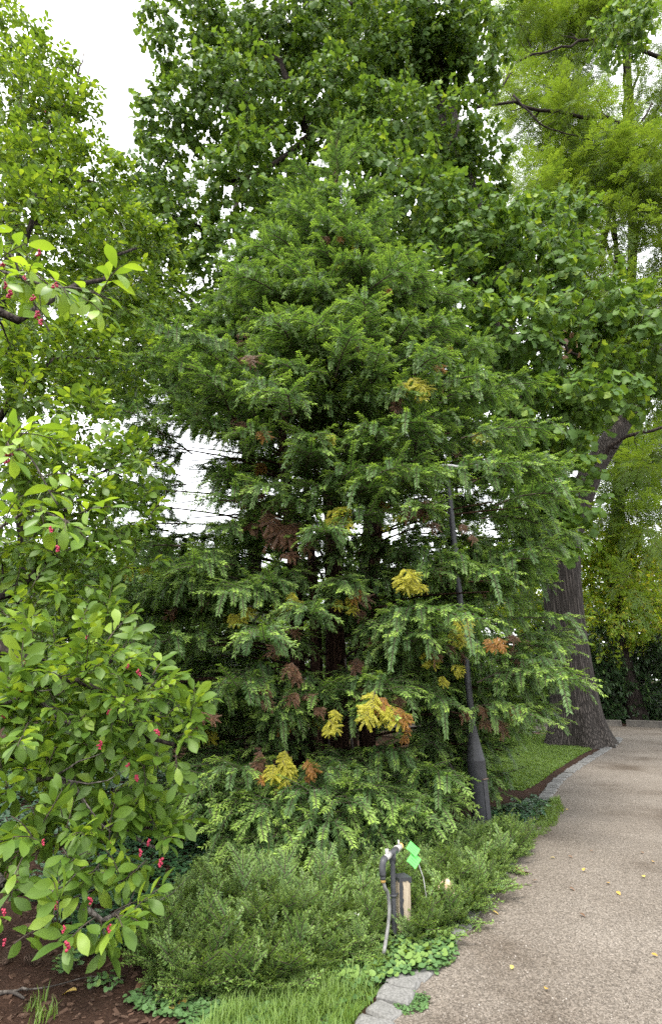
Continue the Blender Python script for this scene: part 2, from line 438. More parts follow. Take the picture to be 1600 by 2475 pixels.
def trunk_tube(path, radii, n=30, seg=24, rough=0.06, flare=None, freq=2.0):
    """rugged trunk as MB"""
    pts = smooth_line(path, n); rr = []
    for i in range(n):
        t = i / (n - 1) * (len(radii) - 1); k = min(int(t), len(radii) - 2); rr.append(radii[k] + (radii[k + 1] - radii[k]) * (t - k))
    mb = MB(); vs = []; fs = []
    u = Vector((1, 0, 0))
    for i, p in enumerate(pts):
        t = (pts[min(i + 1, n - 1)] - pts[max(i - 1, 0)]).normalized(); u = (u - t * u.dot(t)).normalized(); q = t.cross(u)
        for k in range(seg):
            an = 2 * math.pi * k / seg; c, s_ = math.cos(an), math.sin(an)
            r = rr[i] * (1 + rough * noise.noise(Vector((c * freq, s_ * freq, p.z * .6))) + rough * 0.6 * noise.noise(Vector((c * 9, s_ * 9, p.z * 1.2))))
            if flare:
                h = max(0, 1 - (p.z - pts[0].z) / flare[0])
                r += h ** 2.2 * flare[1] * (0.55 + 0.45 * math.sin(an * 4 + 0.8) + 0.5 * noise.noise(Vector((c * 2, s_ * 2, 0))))
            vs.append(p + u * c * r + q * s_ * r)
    for i in range(n - 1):
        for k in range(seg):
            j = (k + 1) % seg; fs.append((i * seg + k, i * seg + j, i * seg + seg + j, i * seg + seg + k))
    fs.append(tuple((n - 1) * seg + k for k in range(seg)))
    mb.add(vs, fs); return mb

def limb_mb(path, r0, r1, rng, subs=6, sub_len=1.0, seg=8, n=12, wob=0.06):
    pts = smooth_line(path, n); L = sum((pts[i + 1] - pts[i]).length for i in range(n - 1))
    for i in range(1, n - 1): pts[i] = pts[i] + rdir(rng) * L * wob * 0.25
    mb = MB(); rr = [r0 + (r1 - r0) * (i / (n - 1)) ** 0.8 for i in range(n)]
    mb.tube(pts, rr, seg, jit=0.08)
    for k in range(subs):
        i = rng.randrange(max(1, n // 4), n - 1)
        d = ((pts[i + 1] - pts[i]).normalized() * 0.7 + rdir(rng) * 0.9 + Vector((0, 0, 0.15))).normalized()
        l = sub_len * rng.uniform(.5, 1.2); q = [pts[i]]
        for s_ in range(4): d = (d + rdir(rng) * 0.35).normalized(); q.append(q[-1] + d * l / 4)
        mb.tube(q, [rr[i] * .45, rr[i] * .36, rr[i] * .27, rr[i] * .18, rr[i] * .08], 5, cap=False)
    return mb

def explode(twigs, placed, count, parent, visible=True, name='leaf'):
    """turn the twigs that show largest into single leaf objects; returns the rest"""
    sc_ = []
    for i, (k, mt) in enumerate(placed):
        pr = proj(mt.translation)
        if pr is None or not (-20 < pr[0] < 1620 and -20 < pr[1] < 2495): continue
        sc_.append((pr[2], i))
    sc_.sort(); used = set(); n = 0
    stem_me = {}
    for _, i in sc_:
        k, mt = placed[i]; tw = twigs[k]
        if n + len(tw.leaves) > count: continue
        used.add(i)
        if k not in stem_me: stem_me[k] = tw.stem_mb().mesh('twig', M['stem'])
        o = obj('twig', stem_me[k]); keep(o, parent); o.matrix_basis = mt
        for var, lm, v, tp in tw.leaves:
            o = obj(name, leaf_mesh(tw.kind, tw.mat, var), None)
            keep(o, parent); o.matrix_world = mt @ lm; o.matrix_parent_inverse = Matrix.Identity(4)
            o.matrix_basis = Matrix.Translation(-Vector(parent.location)) @ mt @ lm
            n += 1
        if n > count - 4: break
    return [p for i, p in enumerate(placed) if i not in used]

# ------------------------------------------------------------------ ground, path, kerbs
KERB = [G(*q) for q in [(890, 2520), (914, 2465), (942, 2434), (965, 2399), (984, 2371), (1016, 2350), (1064, 2284), (1086, 2262), (1123, 2212), (1143, 2192), (1200, 2111), (1258, 2020), (1320, 1925), (1361, 1878), (1423, 1836), (1470, 1808), (1493, 1791)]]
KERB = [KERB[0] + (KERB[0] - KERB[2]) * 3] + KERB + [Vector((7.95, 16.6, 0)), Vector((7.3, 17.9, 0)), Vector((5.5, 18.6, 0)), Vector((1, 19.2, 0)), Vector((-8, 20, 0))]
kerb_line = smooth_line(KERB, 420)

def sheet(name, poly, z, mat):
    mb = MB(); mb.add([(p[0], p[1], z) for p in poly], [tuple(range(len(poly)))]); return structure(mb.build(name, mat, smooth=False))

# soil / mulch
m, t, b, out = new_mat('mulch_soil'); M['soil'] = m
co = coords(t)
n1 = N(t, 'ShaderNodeTexNoise', i_Scale=55.0, i_Detail=8.0, i_Roughness=0.75); t.links.new(co, n1.inputs['Vector'])
n2 = N(t, 'ShaderNodeTexNoise', i_Scale=1.6, i_Detail=3.0); t.links.new(co, n2.inputs['Vector'])
r1 = ramp(t, n1.outputs[0], [(0.3, (0.018, 0.010, 0.007)), (0.52, (0.052, 0.029, 0.020)), (0.75, (0.12, 0.074, 0.052))])
r2 = ramp(t, n2.outputs[0], [(0.35, (0.65, 0.65, 0.65)), (0.7, (1.15, 1.1, 1.05))])
mu = N(t, 'ShaderNodeMixRGB', blend_type='MULTIPLY'); mu.inputs[0].default_value = 1
t.links.new(r1.outputs[0], mu.inputs[1]); t.links.new(r2.outputs[0], mu.inputs[2]); t.links.new(mu.outputs[0], b.inputs['Base Color'])
b.inputs['Roughness'].default_value = 0.95; b.inputs['Specular IOR Level'].default_value = 0.1
bp = N(t, 'ShaderNodeBump', i_Strength=0.9, i_Distance=0.02); t.links.new(n1.outputs[0], bp.inputs['Height']); t.links.new(bp.outputs[0], b.inputs['Normal'])
mb = MB(); mb.add([(-400, -400, 0), (400, -400, 0), (400, 400, 0), (-400, 400, 0)], [(0, 1, 2, 3)]); structure(mb.build('ground', M['soil'], smooth=False))

# gravel path
m, t, b, out = new_mat('gravel'); M['gravel'] = m
co = coords(t)
v1 = N(t, 'ShaderNodeTexVoronoi', i_Scale=120.0); t.links.new(co, v1.inputs['Vector'])
n1 = N(t, 'ShaderNodeTexNoise', i_Scale=60.0, i_Detail=8.0, i_Roughness=0.8); t.links.new(co, n1.inputs['Vector'])
n2 = N(t, 'ShaderNodeTexNoise', i_Scale=0.75, i_Detail=4.0, i_Roughness=0.55); t.links.new(co, n2.inputs['Vector'])
r1 = ramp(t, v1.outputs['Color'], [(0.1, (0.092, 0.080, 0.066)), (0.5, (0.175, 0.155, 0.131)), (0.9, (0.28, 0.252, 0.22))])
r3 = ramp(t, n1.outputs[0], [(0.3, (0.5, 0.5, 0.5)), (0.65, (1.15, 1.12, 1.1))])
r2 = ramp(t, n2.outputs[0], [(0.33, (0.50, 0.45, 0.40)), (0.47, (0.86, 0.84, 0.82)), (0.7, (1.1, 1.1, 1.1))])
mu = N(t, 'ShaderNodeMixRGB', blend_type='MULTIPLY'); mu.inputs[0].default_value = 1
mu2 = N(t, 'ShaderNodeMixRGB', blend_type='MULTIPLY'); mu2.inputs[0].default_value = 1
t.links.new(r1.outputs[0], mu.inputs[1]); t.links.new(r3.outputs[0], mu.inputs[2]); t.links.new(mu.outputs[0], mu2.inputs[1]); t.links.new(r2.outputs[0], mu2.inputs[2])
t.links.new(mu2.outputs[0], b.inputs['Base Color']); b.inputs['Roughness'].default_value = 0.92; b.inputs['Specular IOR Level'].default_value = 0.2
bp = N(t, 'ShaderNodeBump', i_Strength=0.7, i_Distance=0.012); t.links.new(n1.outputs[0], bp.inputs['Height']); t.links.new(bp.outputs[0], b.inputs['Normal'])
FAR = [Vector(p) for p in [(-8, 22.6, 0), (1, 21.4, 0), (6.9, 20.9, 0), (10.2, 20.5, 0), (12.2, 18.6, 0), (13.4, 15.5, 0), (13, 11, 0), (9.0, 5.5, 0), (6.0, 1, 0), (4.5, -6, 0)]]
far_line = smooth_line(FAR, 120)
sheet('gravel_path', [(p.x, p.y) for p in kerb_line[::3]] + [(p.x, p.y) for p in far_line] + [(1.5, -6)], 0.006, M['gravel'])

# near and far lawn base
M['turf'] = noisy_mat('turf', [(0.3, (0.05, 0.10, 0.02)), (0.6, (0.09, 0.17, 0.03)), (0.8, (0.12, 0.17, 0.05))], 9, 8, 0.9, 0.6, 0.02)
far_lawn = [G(*q) for q in [(1180, 1880), (1215, 1905), (1262, 1912), (1300, 1893), (1340, 1862), (1400, 1826), (1450, 1802), (1478, 1785)]] + [Vector((7.2, 17.2, 0)), Vector((5.4, 17.7, 0)), Vector((3.2, 16.8, 0)), Vector((1.6, 13.5, 0))]
sheet('lawn', [(p.x, p.y) for p in far_lawn], 0.004, M['turf'])
near_lawn = [Vector(p) for p in [(-0.55, 2.2, 0), (-0.62, 3.1, 0), (-0.5, 3.42, 0), (-0.25, 3.65, 0), (0.05, 3.95, 0), (0.34, 3.98, 0), (0.30, 3.6, 0), (0.12, 3.3, 0), (0.0, 2.9, 0), (-0.2, 2.2, 0)]]
sheet('lawn', [(p.x, p.y) for p in near_lawn], 0.004, M['turf'])
# leaf-littered strip behind the big trunk
M['litter'] = noisy_mat('leaf_litter_soil', [(0.3, (0.05, 0.03, 0.02)), (0.55, (0.16, 0.09, 0.06)), (0.75, (0.33, 0.22, 0.14))], 14, 8, 0.95, 0.8, 0.03)
sheet('litter_strip', [(0.5, 17.1), (3.0, 16.9), (5.4, 17.75), (6.9, 17.7), (5.4, 18.45), (0.5, 19.0)], 0.009, M['litter'])

# kerb stones, one by one
M['granite'] = noisy_mat('granite', [(0.25, (0.075, 0.075, 0.070)), (0.5, (0.145, 0.143, 0.136)), (0.75, (0.22, 0.216, 0.206))], 70, 8, 0.85, 0.5, 0.004)
rng = random.Random(11)
def stone_mesh(sx, sy, sz, rng):
    mb = MB(); n = 4; vs = []; fs = []
    for iz, (zz, ins) in enumerate([(-.06, 0.0), (sz * .6, 0.0), (sz * .92, 0.006), (sz, 0.018)]):
        for k in range(12):
            an = 2 * math.pi * k / 12; c, s_ = math.cos(an), math.sin(an); e = 0.16
            x = (abs(c) ** e) * math.copysign(1, c) * (sx / 2 - ins); y = (abs(s_) ** e) * math.copysign(1, s_) * (sy / 2 - ins)
            vs.append((x + rng.uniform(-.006, .006), y + rng.uniform(-.006, .006), zz + rng.uniform(-.003, .003)))
    for r_ in range(3):
        for k in range(12):
            j = (k + 1) % 12; fs.append((r_ * 12 + k, r_ * 12 + j, r_ * 12 + 12 + j, r_ * 12 + 12 + k))
    c0 = len(vs); vs.append((0, 0, sz + .002))
    for k in range(12): fs.append((36 + k, 36 + (k + 1) % 12, c0))
    mb.add(vs, fs); return mb.mesh('kerb_stone', M['granite'], smooth=False)
near_stones = [stone_mesh(0.128 + rng.uniform(-.012, .010), 0.17 + rng.uniform(-.015, .02), 0.03, rng) for _ in range(8)]
kerb = bpy.data.objects.new('kerb', None); C.objects.link(kerb); structure(kerb)
acc = 0.0; nxt = 0.0
for i in range(len(kerb_line) - 1):
    a, b_ = kerb_line[i], kerb_line[i + 1]; acc += (b_ - a).length
    if a.y > 19.3 or a.x < 0 and a.y > 10: break
    while acc >= nxt:
        d = (b_ - a).normalized(); o = obj('kerb_stone', rng.choice(near_stones), kerb)
        o.location = a + Vector((-d.y, d.x, 0)) * rng.uniform(-.012, .012) + Vector((0, 0, rng.uniform(-.012, .006)))
        o.rotation_euler = (rng.uniform(-.05, .05), rng.uniform(-.05, .05), math.atan2(d.y, d.x) + rng.uniform(-.08, .08))
        nxt += 0.143 + rng.uniform(0, .012)
# far kerb: long stones on edge
M['far_stone'] = noisy_mat('far_kerb_stone', [(0.3, (0.06, 0.055, 0.05)), (0.7, (0.14, 0.128, 0.11))], 8, 6, 0.9, 0.4, 0.01)
far_kerb = bpy.data.objects.new('far_kerb', None); C.objects.link(far_kerb); structure(far_kerb)
mb = MB(); mb.box((0, 0, 0.09), (1.13, 0.16, 0.24), bev=0.02); fm = mb.mesh('far_kerb_stone', M['far_stone'], smooth=False)
acc = 0.0; nxt = 0.5; rng = random.Random(4)
for i in range(len(far_line) - 1):
    a, b_ = far_line[i], far_line[i + 1]
    if a.x > 12.9: break
    acc += (b_ - a).length
    while acc >= nxt:
        d = (b_ - a).normalized(); o = obj('kerb_stone', fm, far_kerb); o.location = a + Vector((0, 0, rng.uniform(-.02, .015)))
        o.rotation_euler = (0, 0, math.atan2(d.y, d.x) + rng.uniform(-.02, .02)); nxt += 1.16
# pebbles on the path
def pebble(rng, mat):
    mb = MB(); vs = []; fs = []
    for i, (r, z) in enumerate([(0.0, -.4), (.5, -.25), (.5, .15), (.25, .36)]):
        for k in range(6): vs.append((r * math.cos(k * 1.047) * rng.uniform(.75, 1.2), r * math.sin(k * 1.047) * rng.uniform(.75, 1.2), z))
    for i in range(3):
        for k in range(6): j = (k + 1) % 6; fs.append((i * 6 + k, i * 6 + j, i * 6 + 6 + j, i * 6 + 6 + k))
    fs.append(tuple(18 + k for k in range(6))); mb.add(vs, fs); return proto('pebble', mb, mat, False)
m, t, b, out = new_mat('pebble'); oi = N(t, 'ShaderNodeObjectInfo')
r1 = ramp(t, oi.outputs['Random'], [(0.0, (0.07, 0.058, 0.047)), (0.5, (0.165, 0.145, 0.12)), (0.9, (0.23, 0.205, 0.175)), (1.0, (0.32, 0.29, 0.26))])
t.links.new(r1.outputs[0], b.inputs['Base Color']); b.inputs['Roughness'].default_value = 0.85; M['pebble'] = m
rng = random.Random(7); pp = [pebble(rng, M['pebble']) for _ in range(4)]; pl = []
def kerb_x(y):
    best = min(range(len(kerb_line)), key=lambda i: abs(kerb_line[i].y - y) if kerb_line[i].y < 17 else 99); return kerb_line[best].x
kx = [(y / 10, kerb_x(y / 10)) for y in range(20, 170)]
def kerb_at(y): return kx[max(0, min(len(kx) - 1, int(round(y * 10)) - 20))][1]
while len(pl) < 15000:
    y = 2.4 + 8 * rng.random() ** 1.7; x = kerb_at(y) + 0.06 + rng.random() * (0.8 + y * 0.75)
    s = 0.004 + 0.008 * rng.random() ** 3
    pl.append((rng.randrange(4), Matrix.Translation((x, y, 0.006 + s * .15)) @ Euler((rng.uniform(-.4, .4), rng.uniform(-.4, .4), rng.uniform(0, 6))).to_matrix().to_4x4() @ Matrix.Scale(s, 4)))
scatter('loose_gravel', pp, pl)['label'] = 'loose grit and small pebbles strewn over the gravel path'

# ------------------------------------------------------------------ big tulip tree (trunk by the path, crown over everything)
def blob(px, py, Y, r): return (P(px, py, Y), r)
def dens(blobs, k): return int(sum(b[1] ** 2 for b in blobs) * k)
random.seed(21); rng = random.Random(21)
TB = Vector((6.35, 15.0, 0))
tulip = thing('tulip_tree', 'huge tulip tree with thick grey-brown furrowed trunk beside the path and lobed leaves', 'tree', TB)
TP = [TB + Vector((0, 0, -.1)), P(1392, 1720, 15), P(1375, 1600, 15), P(1364, 1500, 15), P(1356, 1400, 15), P(1350, 1300, 15)]
keep(trunk_tube(TP, [0.66, 0.60, 0.53, 0.50, 0.50, 0.56], 60, 72, 0.05, (1.5, 0.42), 2.5).build('trunk', M['tulip_bark']), tulip)
LS = [P(1350, 1340, 15), P(1300, 1200, 14.8), P(1240, 950, 14.5), P(1170, 640, 14.2), P(1090, 330, 13.8), P(1030, 60, 13.5), P(990, -250, 13)]
keep(trunk_tube(LS, [.48, .42, .40, .38, .36, .3, .22], 40, 20, 0.08).build('stem', M['tulip_bark']), tulip)
RS = [P(1352, 1340, 15), P(1425, 1150, 15.1), P(1515, 1000, 15.2), P(1595, 855, 15.5), P(1720, 600, 16)]
keep(trunk_tube(RS, [.40, .33, .29, .25, .16], 26, 16, 0.08).build('stem', M['tulip_bark']), tulip)
for path, r0, r1, sub in [
    ([P(1090, 330, 13.8), P(900, 345, 13), P(760, 320, 12.6), P(690, 180, 12.4), P(610, 70, 12.4)], .2, .07, 7),
    ([P(760, 320, 12.6), P(600, 430, 12.4), P(470, 400, 12.4)], .10, .03, 7),
    ([P(1170, 640, 14.2), P(900, 620, 13), P(620, 600, 13), P(430, 520, 13), P(330, 470, 13)], .15, .04, 9),
    ([P(1200, 760, 14.3), P(900, 780, 13.4), P(620, 780, 13.2), P(400, 830, 13.5), P(230, 900, 14)], .14, .04, 9),
    ([P(1060, 200, 13.6), P(920, 60, 13.2), P(900, -80, 13)], .2, .12, 4),
    ([P(1030, 60, 13.5), P(800, 0, 12.5), P(560, -30, 12)], .15, .06, 6),
    ([P(1180, 680, 14.2), P(1300, 640, 12.5), P(1420, 740, 11)], .12, .03, 6),
    ([P(1240, 950, 14.5), P(1290, 800, 12), P(1330, 820, 10.8), P(1400, 860, 10.3)], .1, .025, 6),
    ([P(1260, 1000, 14.5), P(1180, 760, 12), P(1120, 620, 10.8)], .1, .025, 6),
    ([P(1515, 1000, 15.2), P(1480, 900, 12), P(1440, 800, 10.8)], .1, .025, 5),
    ([P(1290, 1150, 14.8), P(1270, 1000, 12), P(1300, 1050, 10.4), P(1330, 1200, 10.2)], .09, .02, 5),
    ([P(1515, 1000, 15.2), P(1560, 960, 14), P(1620, 940, 13.5)], .12, .06, 3),
    ([P(1425, 1150, 15.1), P(1500, 1060, 14.6), P(1620, 1030, 14.5)], .08, .04, 3),
]:
    keep(limb_mb(path, r0, r1, rng, sub, 1.1).build('limb', M['dark_bark']), tulip)
tb = [blob(*q) for q in [
    (1010, 480, 10.5, .9), (1150, 570, 10.5, 1.2), (1290, 640, 10.8, 1.2), (1080, 720, 10.2, 1.0), (1240, 820, 10, 1.2), (1420, 740, 10.5, 1.0), (1540, 790, 10.5, .9),
    (1340, 980, 10, 1.0), (1230, 1000, 9.8, .9), (1460, 940, 10.5, .8), (1330, 1140, 10.3, .75), (1250, 1190, 10.5, .5), (1385, 1240, 10.3, .5), (1320, 1300, 10.6, .5), (1330, 1350, 10.8, .26),
    (1200, 620, 12, 1.4), (1330, 560, 12.5, 1.2), (1130, 860, 12, 1.2), (1380, 880, 12, 1.2), (1560, 900, 12, 1.0), (1280, 1080, 12, 1.0),
    (450, 90, 12, 1.5), (560, 240, 12, 1.6), (700, 60, 12.5, 1.9), (850, 150, 12.5, 1.9), (1000, 80, 13, 2.0), (1120, 130, 13.2, 1.5), (1060, 330, 13, 1.5), (930, 330, 12, 1.4), (790, 250, 12, 1.2),
    (420, 300, 12.2, 1.1), (600, 430, 11.8, 1.3), (350, 420, 12.4, 1.0), (1170, 10, 13.2, 1.2), (430, 540, 12.6, 1.3), (560, 640, 12.6, 1.2), (320, 700, 13.3, 1.2), (440, 820, 13.3, 1.2), (260, 900, 13.6, 1.2),
    (880, 400, 10.8, .8), (830, 340, 10.2, .45), (1500, 70, 12, .8), (520, 60, 12, .7), (1010, 520, 13.5, 1.6), (1120, 420, 13.8, 1.5), (680, 420, 13.5, 1.5), (740, 560, 14, 1.5), (900, 680, 14, 1.7), (1000, 200, 14, 2.0), (880, 20, 14.5, 2.2), (640, 180, 14.5, 2.0)]]
tt = [Twig('tulip', M['tulip'], 0.16, 0.36, 11, rng, petiole=0.55, sag=0.45, fresh=0.06) for _ in range(7)]
tp = [k.proto('tulip_twig') for k in tt]
pts = blob_points(tb, dens(tb, 92), rng, 0.5, 0.85)
def clear(p, holes):
    q = proj(p)
    return q is None or not any(((q[0] - a) / rx) ** 2 + ((q[1] - c) / ry) ** 2 < 1 for a, c, rx, ry in holes)
SKY_GAPS = [(235, 60, 120, 190), (300, 190, 50, 120), (470, 1120, 60, 120), (500, 1230, 70, 90)]
pts = [p for p in pts if clear(p[0], SKY_GAPS) and p[0].z > 3.4]
pl = [(rng.randrange(7), place(p, (d * .7 + rdir(rng) * .6 + Vector((0, 0, -.15))), rng.uniform(.8, 1.2), (rng.uniform(-.3, .3), rng.uniform(-.6, .1), 1), rng)) for p, d in pts]
pl = explode(tt, pl, 300, tulip)
scatter('crown', tp, pl, tulip)
# a hanging cluster of withered leaves
for k in range(9):
    o = obj('withered_leaf', leaf_mesh('tulip', M['dry_leaf'], k % 6)); keep(o, tulip)
    q = P(1362 + 22 * math.sin(k * 2.1) + k * 2.5, 795 + k * 8, 9.4)
    o.matrix_basis = place(q, (rng.uniform(-.7, .7), rng.uniform(-.7, .7), -1), 0.12, (rng.uniform(-1, 1), rng.uniform(-.4, .4), .1), rng)
# green tag on the trunk
M['tag'] = noisy_mat('green_card', [(0.3, (0.09, 0.55, 0.10)), (0.7, (0.12, 0.62, 0.13))], 3, 2, 0.45)
tg = MB(); q = P(1425, 1667, 14.62); tg.box(q, (0.15, 0.012, 0.11), Euler((0, 0, 0.5)).to_matrix()); keep(tg.build('name_tag', M['tag'], smooth=False), tulip)

# ------------------------------------------------------------------ trees and shrubs of the background
def tree(name, label, base, top, r0, blobs, protos, k, limbs=7, bark='dark_bark', seed=1, group=None, cat='tree', shell=.5, holes=(), lean=None, stems=1, zmin=.3):
    rng = random.Random(seed); random.seed(seed)
    base = Vector(base); o = thing(name, label, cat, base, group)
    for s_ in range(stems):
        e = Vector(top) + (Vector((rng.uniform(-1, 1), rng.uniform(-1, 1), rng.uniform(-1, 0))) * (0.0 if stems == 1 else 1.2))
        off = Vector((rng.uniform(-.3, .3), rng.uniform(-.3, .3), 0)) if stems > 1 else Vector((0, 0, 0))
        mid = (base + e) / 2 + Vector((rng.uniform(-.4, .4), rng.uniform(-.4, .4), 0)) * min(1, r0 * 4)
        keep(trunk_tube([base + off + Vector((0, 0, -.15)), base + off * 1.5 + Vector((0, 0, (e.z) * .12)), mid, e], [r0 * 1.25, r0, r0 * .75, r0 * .3], 18, 14, .07, (r0 * 3, r0 * .6)).build('trunk', M[bark]), o)
    ends = sorted(blobs, key=lambda b: -b[1])[:limbs]
    for c, r in ends:
        t_ = rng.uniform(.3, .8); a = base.lerp(Vector(top), t_); a = a.lerp(base.lerp(Vector(top), .5), .0)
        a.z = min(a.z, c.z)
        keep(limb_mb([a, a.lerp(c, .5) + Vector((0, 0, .25 * r)), c], r0 * .35, r0 * .07, rng, 6, r * .9).build('limb', M[bark]), o)
    pts = [p for p in blob_points(blobs, dens(blobs, k), rng, shell) if p[0].z > zmin and clear(p[0], holes)]
    pl = [(rng.randrange(len(protos)), place(p, d * .7 + rdir(rng) * .6 + Vector((0, 0, -.05)), rng.uniform(.8, 1.25), (rng.uniform(-.4, .4), rng.uniform(-.5, .2), 1), rng)) for p, d in pts]
    scatter('crown', protos, pl, o)
    return o
rng = random.Random(31)
loc_p = [pinnate_twig('locust_twig', M['locust'], rng, .75, 8, 7, .085) for _ in range(4)]
lin_p = [Twig('oval', M['left_tree'], .10, .5, 16, rng, petiole=.3, sag=.3).proto('linden_twig', .006) for _ in range(5)]
map_p = [Twig('ivy', M['maple'], .13, .55, 13, rng, petiole=.45, sag=.3, fresh=.2).proto('maple_twig', .005) for _ in range(4)]
rho_p = [Twig('long', M['dark_shrub'], .15, .30, 16, rng, whorl=True, petiole=.08, sag=.25).proto('rhododendron_twig', .006) for _ in range(4)]
wod_p = [Twig('oval', M['wood_leaf'], .14, .7, 15, rng, petiole=.2, sag=.3).proto('woodland_twig', .007) for _ in range(4)]

def rb(x0, x1, y0, y1, Ya, Yb, n, ra, rb_, seed):
    g = random.Random(seed); return [blob(g.uniform(x0, x1), g.uniform(y0, y1), g.uniform(Ya, Yb), g.uniform(ra, rb_)) for _ in range(n)]
tree('locust_tree', 'tall feathery-leaved locust tree, bright yellow-green, beyond the tulip tree', (11.6, 22, 0), P(1500, -200, 22), .28,
     rb(1240, 1660, -100, 520, 18, 23, 52, .9, 1.6, 5) + rb(1230, 1520, -60, 300, 19, 22, 18, .9, 1.4, 17) + rb(1380, 1700, 400, 820, 18, 22, 22, .9, 1.5, 6), loc_p, 46, 9, seed=5, shell=.1)
tree('locust_tree', 'slender locust tree with low drooping fine foliage over the curve of the path', (14.6, 24.5, 0), P(1620, 300, 24), .2,
     rb(1420, 1750, 700, 1250, 19, 24, 28, .9, 1.5, 8) + [blob(1560, 1120, 17.5, 1.1), blob(1590, 1270, 17, .9), blob(1540, 1400, 18, .7)], loc_p, 60, 8, seed=6, shell=.35)
# visible arching boughs of the locust
lo = [o for o in C.objects if o.name == 'locust_tree'][0]
for path, r0 in [([P(1600, 330, 19), P(1475, 290, 18.5), P(1330, 268, 18), P(1230, 245, 17.6), P(1148, 262, 17.4)], .11), ([P(1640, 150, 19), P(1450, 97, 18.5), P(1370, 110, 18.3), P(1257, 146, 18)], .10),
                 ([P(1490, 640, 20), P(1475, 415, 19.5), P(1500, 370, 19), P(1575, 250, 19)], .10), ([P(1450, 640, 20), P(1478, 480, 20), P(1482, 400, 20)], .14), ([P(1520, 660, 20.5), P(1550, 520, 20), P(1590, 420, 20)], .12),
                 ([P(1148, 262, 17.4), P(1220, 200, 17.6), P(1240, 160, 18)], .06), ([P(1240, 230, 17.6), P(1310, 300, 17.6), P(1400, 330, 18)], .05)]:
    keep(limb_mb(path, r0, r0 * .4, rng, 8, 1.4, wob=.04).build('limb', M['dark_bark']), lo)
tree('maple_tree', 'low bright yellow-green maple behind the gravel curve', (11.5, 23.2, 0), P(1480, 1250, 23), .16,
     rb(1400, 1640, 1290, 1560, 20.8, 23, 16, .7, 1.3, 9) + rb(1180, 1330, 1380, 1600, 21, 24, 5, .7, 1.1, 10), map_p, 60, 7, seed=7)
for i, (x, y, h, lab) in enumerate([(9.3, 22.6, 3.9, 'dark rounded rhododendron next to the tulip tree trunk behind the far kerb'), (11.6, 22.5, 3.8, 'broad dark rhododendron in the middle of the bed behind the far kerb'), (13.9, 20.6, 4.6, 'tall dark rhododendron where the far kerb bends towards the viewer'),
                             (5.4, 23.0, 2.6, 'dark rhododendron glimpsed between the fir and the tulip tree trunk'), (2.2, 23.4, 2.8, 'shaded rhododendron behind the lower fir boughs')]):
    g = random.Random(40 + i)
    bl = [(Vector((x + g.uniform(-1.3, 1.3), y + g.uniform(-.8, .8), g.uniform(.35, h - .6))), g.uniform(.6, .95)) for _ in range(14)]
    tree('rhododendron', lab, (x, y, 0), (x, y, h * .7), .06, bl, rho_p, 150, 5, seed=50 + i, cat='shrub', group='dark evergreen shrubs behind the far kerb', stems=3, zmin=.05)
HOLE = [(235, 40, 125, 200), (300, 190, 50, 120), (475, 1130, 70, 110), (510, 1230, 75, 95), (590, 1150, 40, 60)]
tree('linden_tree', 'tall leafy linden far behind the magnolia', (-11.5, 21, 0), P(60, 100, 21), .3, rb(-150, 200, 350, 1250, 17, 21, 26, 1.3, 2.1, 12), lin_p, 40, 9, seed=12, holes=HOLE)
tree('linden_tree', 'linden with crown filling the gap between magnolia and fir', (-2.6, 19.5, 0), P(560, 300, 19), .26, rb(230, 560, 420, 1010, 16, 19, 22, 1.2, 1.9, 13), lin_p, 40, 9, seed=13, holes=HOLE)
tree('linden_tree', 'linden standing directly behind the fir', (1.2, 21, 0), P(900, 300, 20), .3, rb(620, 1180, 500, 1330, 17, 21, 26, 1.2, 2.0, 14) + rb(860, 1340, 1060, 1420, 17, 20, 14, 1.0, 1.5, 15), lin_p, 40, 9, seed=14, holes=HOLE)
# smaller understorey trees on the left, closing the view under the crowns
for i, (x, y, h, lab) in enumerate([(-8.5, 13, 4.6, 'broad-leaved bush in the shade behind the magnolia'), (-5.6, 14.6, 4.3, 'rounded green bush seen under the left fir boughs'), (-2.9, 15.5, 4.4, 'pale green bush behind the left fir stems'), (-.2, 16.5, 4.8, 'green bush straight behind the fir stems'), (2.6, 17.0, 3.6, 'small green bush between fir and tulip trunk')]):
    g = random.Random(70 + i)
    bl = [(Vector((x + g.uniform(-1.3, 1.3), y + g.uniform(-.9, .9), g.uniform(.5, h - .7))), g.uniform(.6, 1.0)) for _ in range(12)]
    tree('bush', lab, (x, y, 0), (x, y, h * .75), .07, bl, lin_p, 75, 5, seed=80 + i, cat='bush', group='bushes behind the fir', stems=3, zmin=.1)
# far wood, one mass
g = random.Random(99); bl = [(Vector((g.uniform(-42, 42), g.uniform(30, 40), g.uniform(.5, 8))), g.uniform(1.6, 2.8)) for _ in range(150)]
pts = [p for p in blob_points(bl, 22000, g, .3) if p[0].z > .1 and clear(p[0], HOLE)]
o = scatter('far_wood', wod_p, [(g.randrange(4), place(p, d + rdir(g) * .5, g.uniform(1.3, 2.2), None, g)) for p, d in pts]); tag(o, 'distant green wood closing the view behind all the trees', 'wood')

